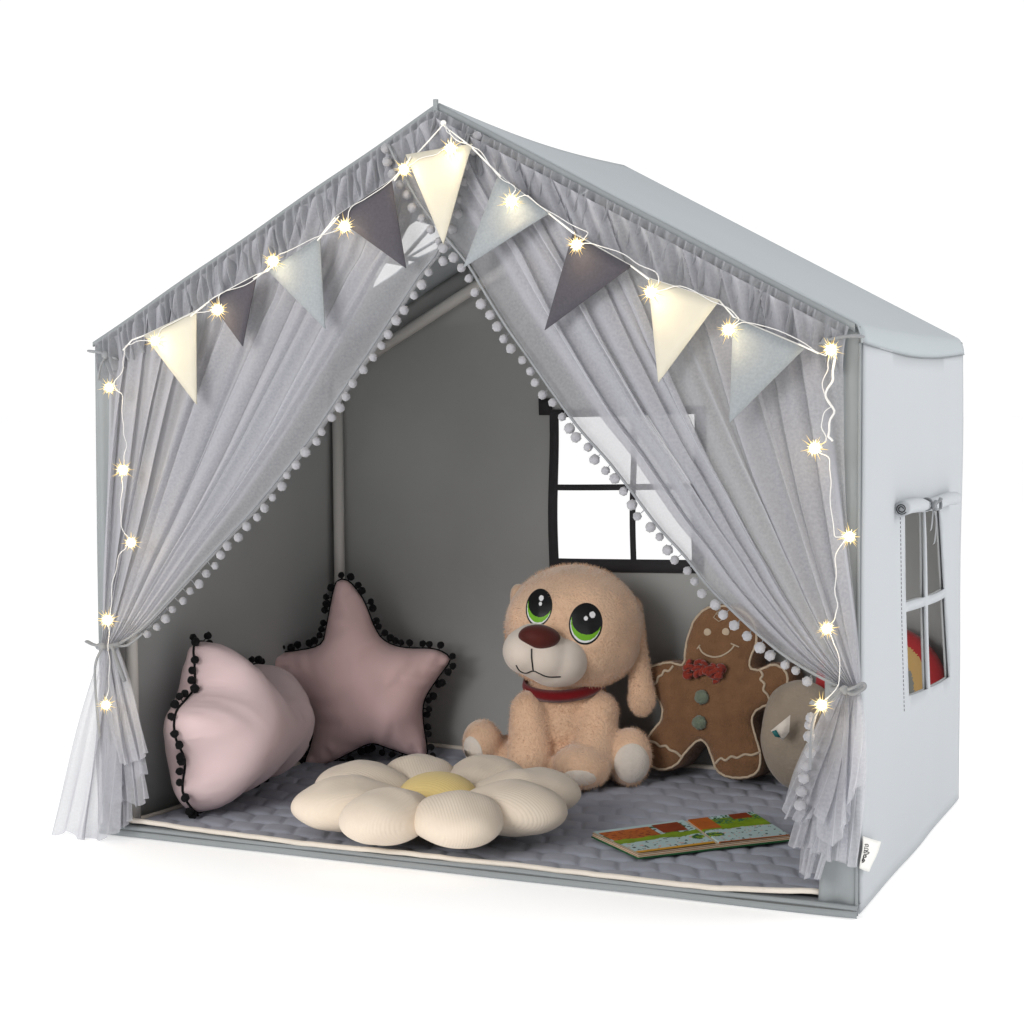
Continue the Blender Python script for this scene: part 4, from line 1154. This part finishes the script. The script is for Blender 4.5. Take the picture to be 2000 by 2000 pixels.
def book_page(side, nm_):
    mb = MB(); nx, ny = 60, 60
    g_ = [[pageP(side, i / nx, j / ny) for i in range(nx + 1)] for j in range(ny + 1)]
    for j in range(ny):
        for i in range(nx):
            mb.add([g_[j][i], g_[j][i + 1], g_[j + 1][i + 1], g_[j + 1][i]], [(0, 1, 2, 3) if side > 0 else (3, 2, 1, 0)], art(side, (i + .5) / nx, (j + .5) / ny))
    return mb.build(nm_, palette, book, False)
book_page(-1, 'page'); book_page(1, 'page')
for side in (-1, 1):
    mb = MB()
    for k, (t0, t1, m_) in enumerate(((.0, .0022, 3), (.0022, .0036, 6), (.0036, .0044, 1), (.0044, .0062, 6), (.0062, .0070, 4), (.0070, .0078, 6))):
        e = .012 if k == 0 else .002
        pts = []
        for (a, b) in ((0.0, -e), (1 + e, -e), (1 + e, 1 + e), (0.0, 1 + e)):
            p = pageP(side, a, b); pts.append(Vector((p.x, p.y, 0)))
        vs_ = [p + Vector((0, 0, t0 + .0002)) for p in pts] + [p + Vector((0, 0, t1)) for p in pts]
        mb.add(vs_, [(0, 1, 5, 4), (1, 2, 6, 5), (2, 3, 7, 6), (3, 0, 4, 7), (4, 5, 6, 7), (3, 2, 1, 0)], m_)
    mb.build('board_stack', palette, book, False)

# ------------------------------------------------------------------ light
wd = bpy.data.worlds.new('World'); SC.world = wd; wd.use_nodes = True
nt = wd.node_tree; N = nt.nodes; L = nt.links; N.clear()
out = N.new('ShaderNodeOutputWorld'); bg = N.new('ShaderNodeBackground')
tc = N.new('ShaderNodeTexCoord'); dp = N.new('ShaderNodeVectorMath'); dp.operation = 'DOT_PRODUCT'
L.new(tc.outputs['Generated'], dp.inputs[0]); dp.inputs[1].default_value = Vector((.05, .98, .15)).normalized()
mr = N.new('ShaderNodeMapRange'); mr.interpolation_type = 'SMOOTHSTEP'
mr.inputs[1].default_value = -.3; mr.inputs[2].default_value = .6; mr.inputs[3].default_value = .5; mr.inputs[4].default_value = 1.05
bg.inputs['Color'].default_value = (1, 1, 1, 1)
L.new(dp.outputs['Value'], mr.inputs[0]); L.new(mr.outputs[0], bg.inputs['Strength']); L.new(bg.outputs[0], out.inputs[0])
def area(name, loc, tgt, size, power, col=(1, 1, 1)):
    ld = bpy.data.lights.new(name, 'AREA'); ld.size = size; ld.energy = power; ld.color = col
    o = bpy.data.objects.new(name, ld); COL.objects.link(o); o.location = loc
    o.rotation_euler = (Vector(tgt) - Vector(loc)).to_track_quat('-Z', 'Y').to_euler()
    return o
area('front_softbox', (-.1, -3.1, 1.35), (.5, .4, .2), 1.3, 64, (1, .985, .97))
area('side_softbox', (3.4, .4, 1.6), (W, .4, .4), 1.6, 26)

# ------------------------------------------------------------------ camera and output
cd_ = bpy.data.cameras.new('camera'); cam = bpy.data.objects.new('camera', cd_); COL.objects.link(cam)
cam.location = CAM; cam.rotation_euler = ROT
cd_.sensor_width = 36; cd_.lens = 36 * FOC; cd_.clip_end = 300; cd_.clip_start = .05
SC.camera = cam
SC.view_settings.view_transform = 'Standard'; SC.view_settings.look = 'None'; SC.view_settings.exposure = 0; SC.view_settings.gamma = 1
SC.render.engine = 'CYCLES'
SC.cycles.use_denoising = True
SC.cycles.transparent_max_bounces = 28
SC.cycles.max_bounces = 8
SC.cycles.diffuse_bounces = 4
SC.render.resolution_x = 1024; SC.render.resolution_y = 1024
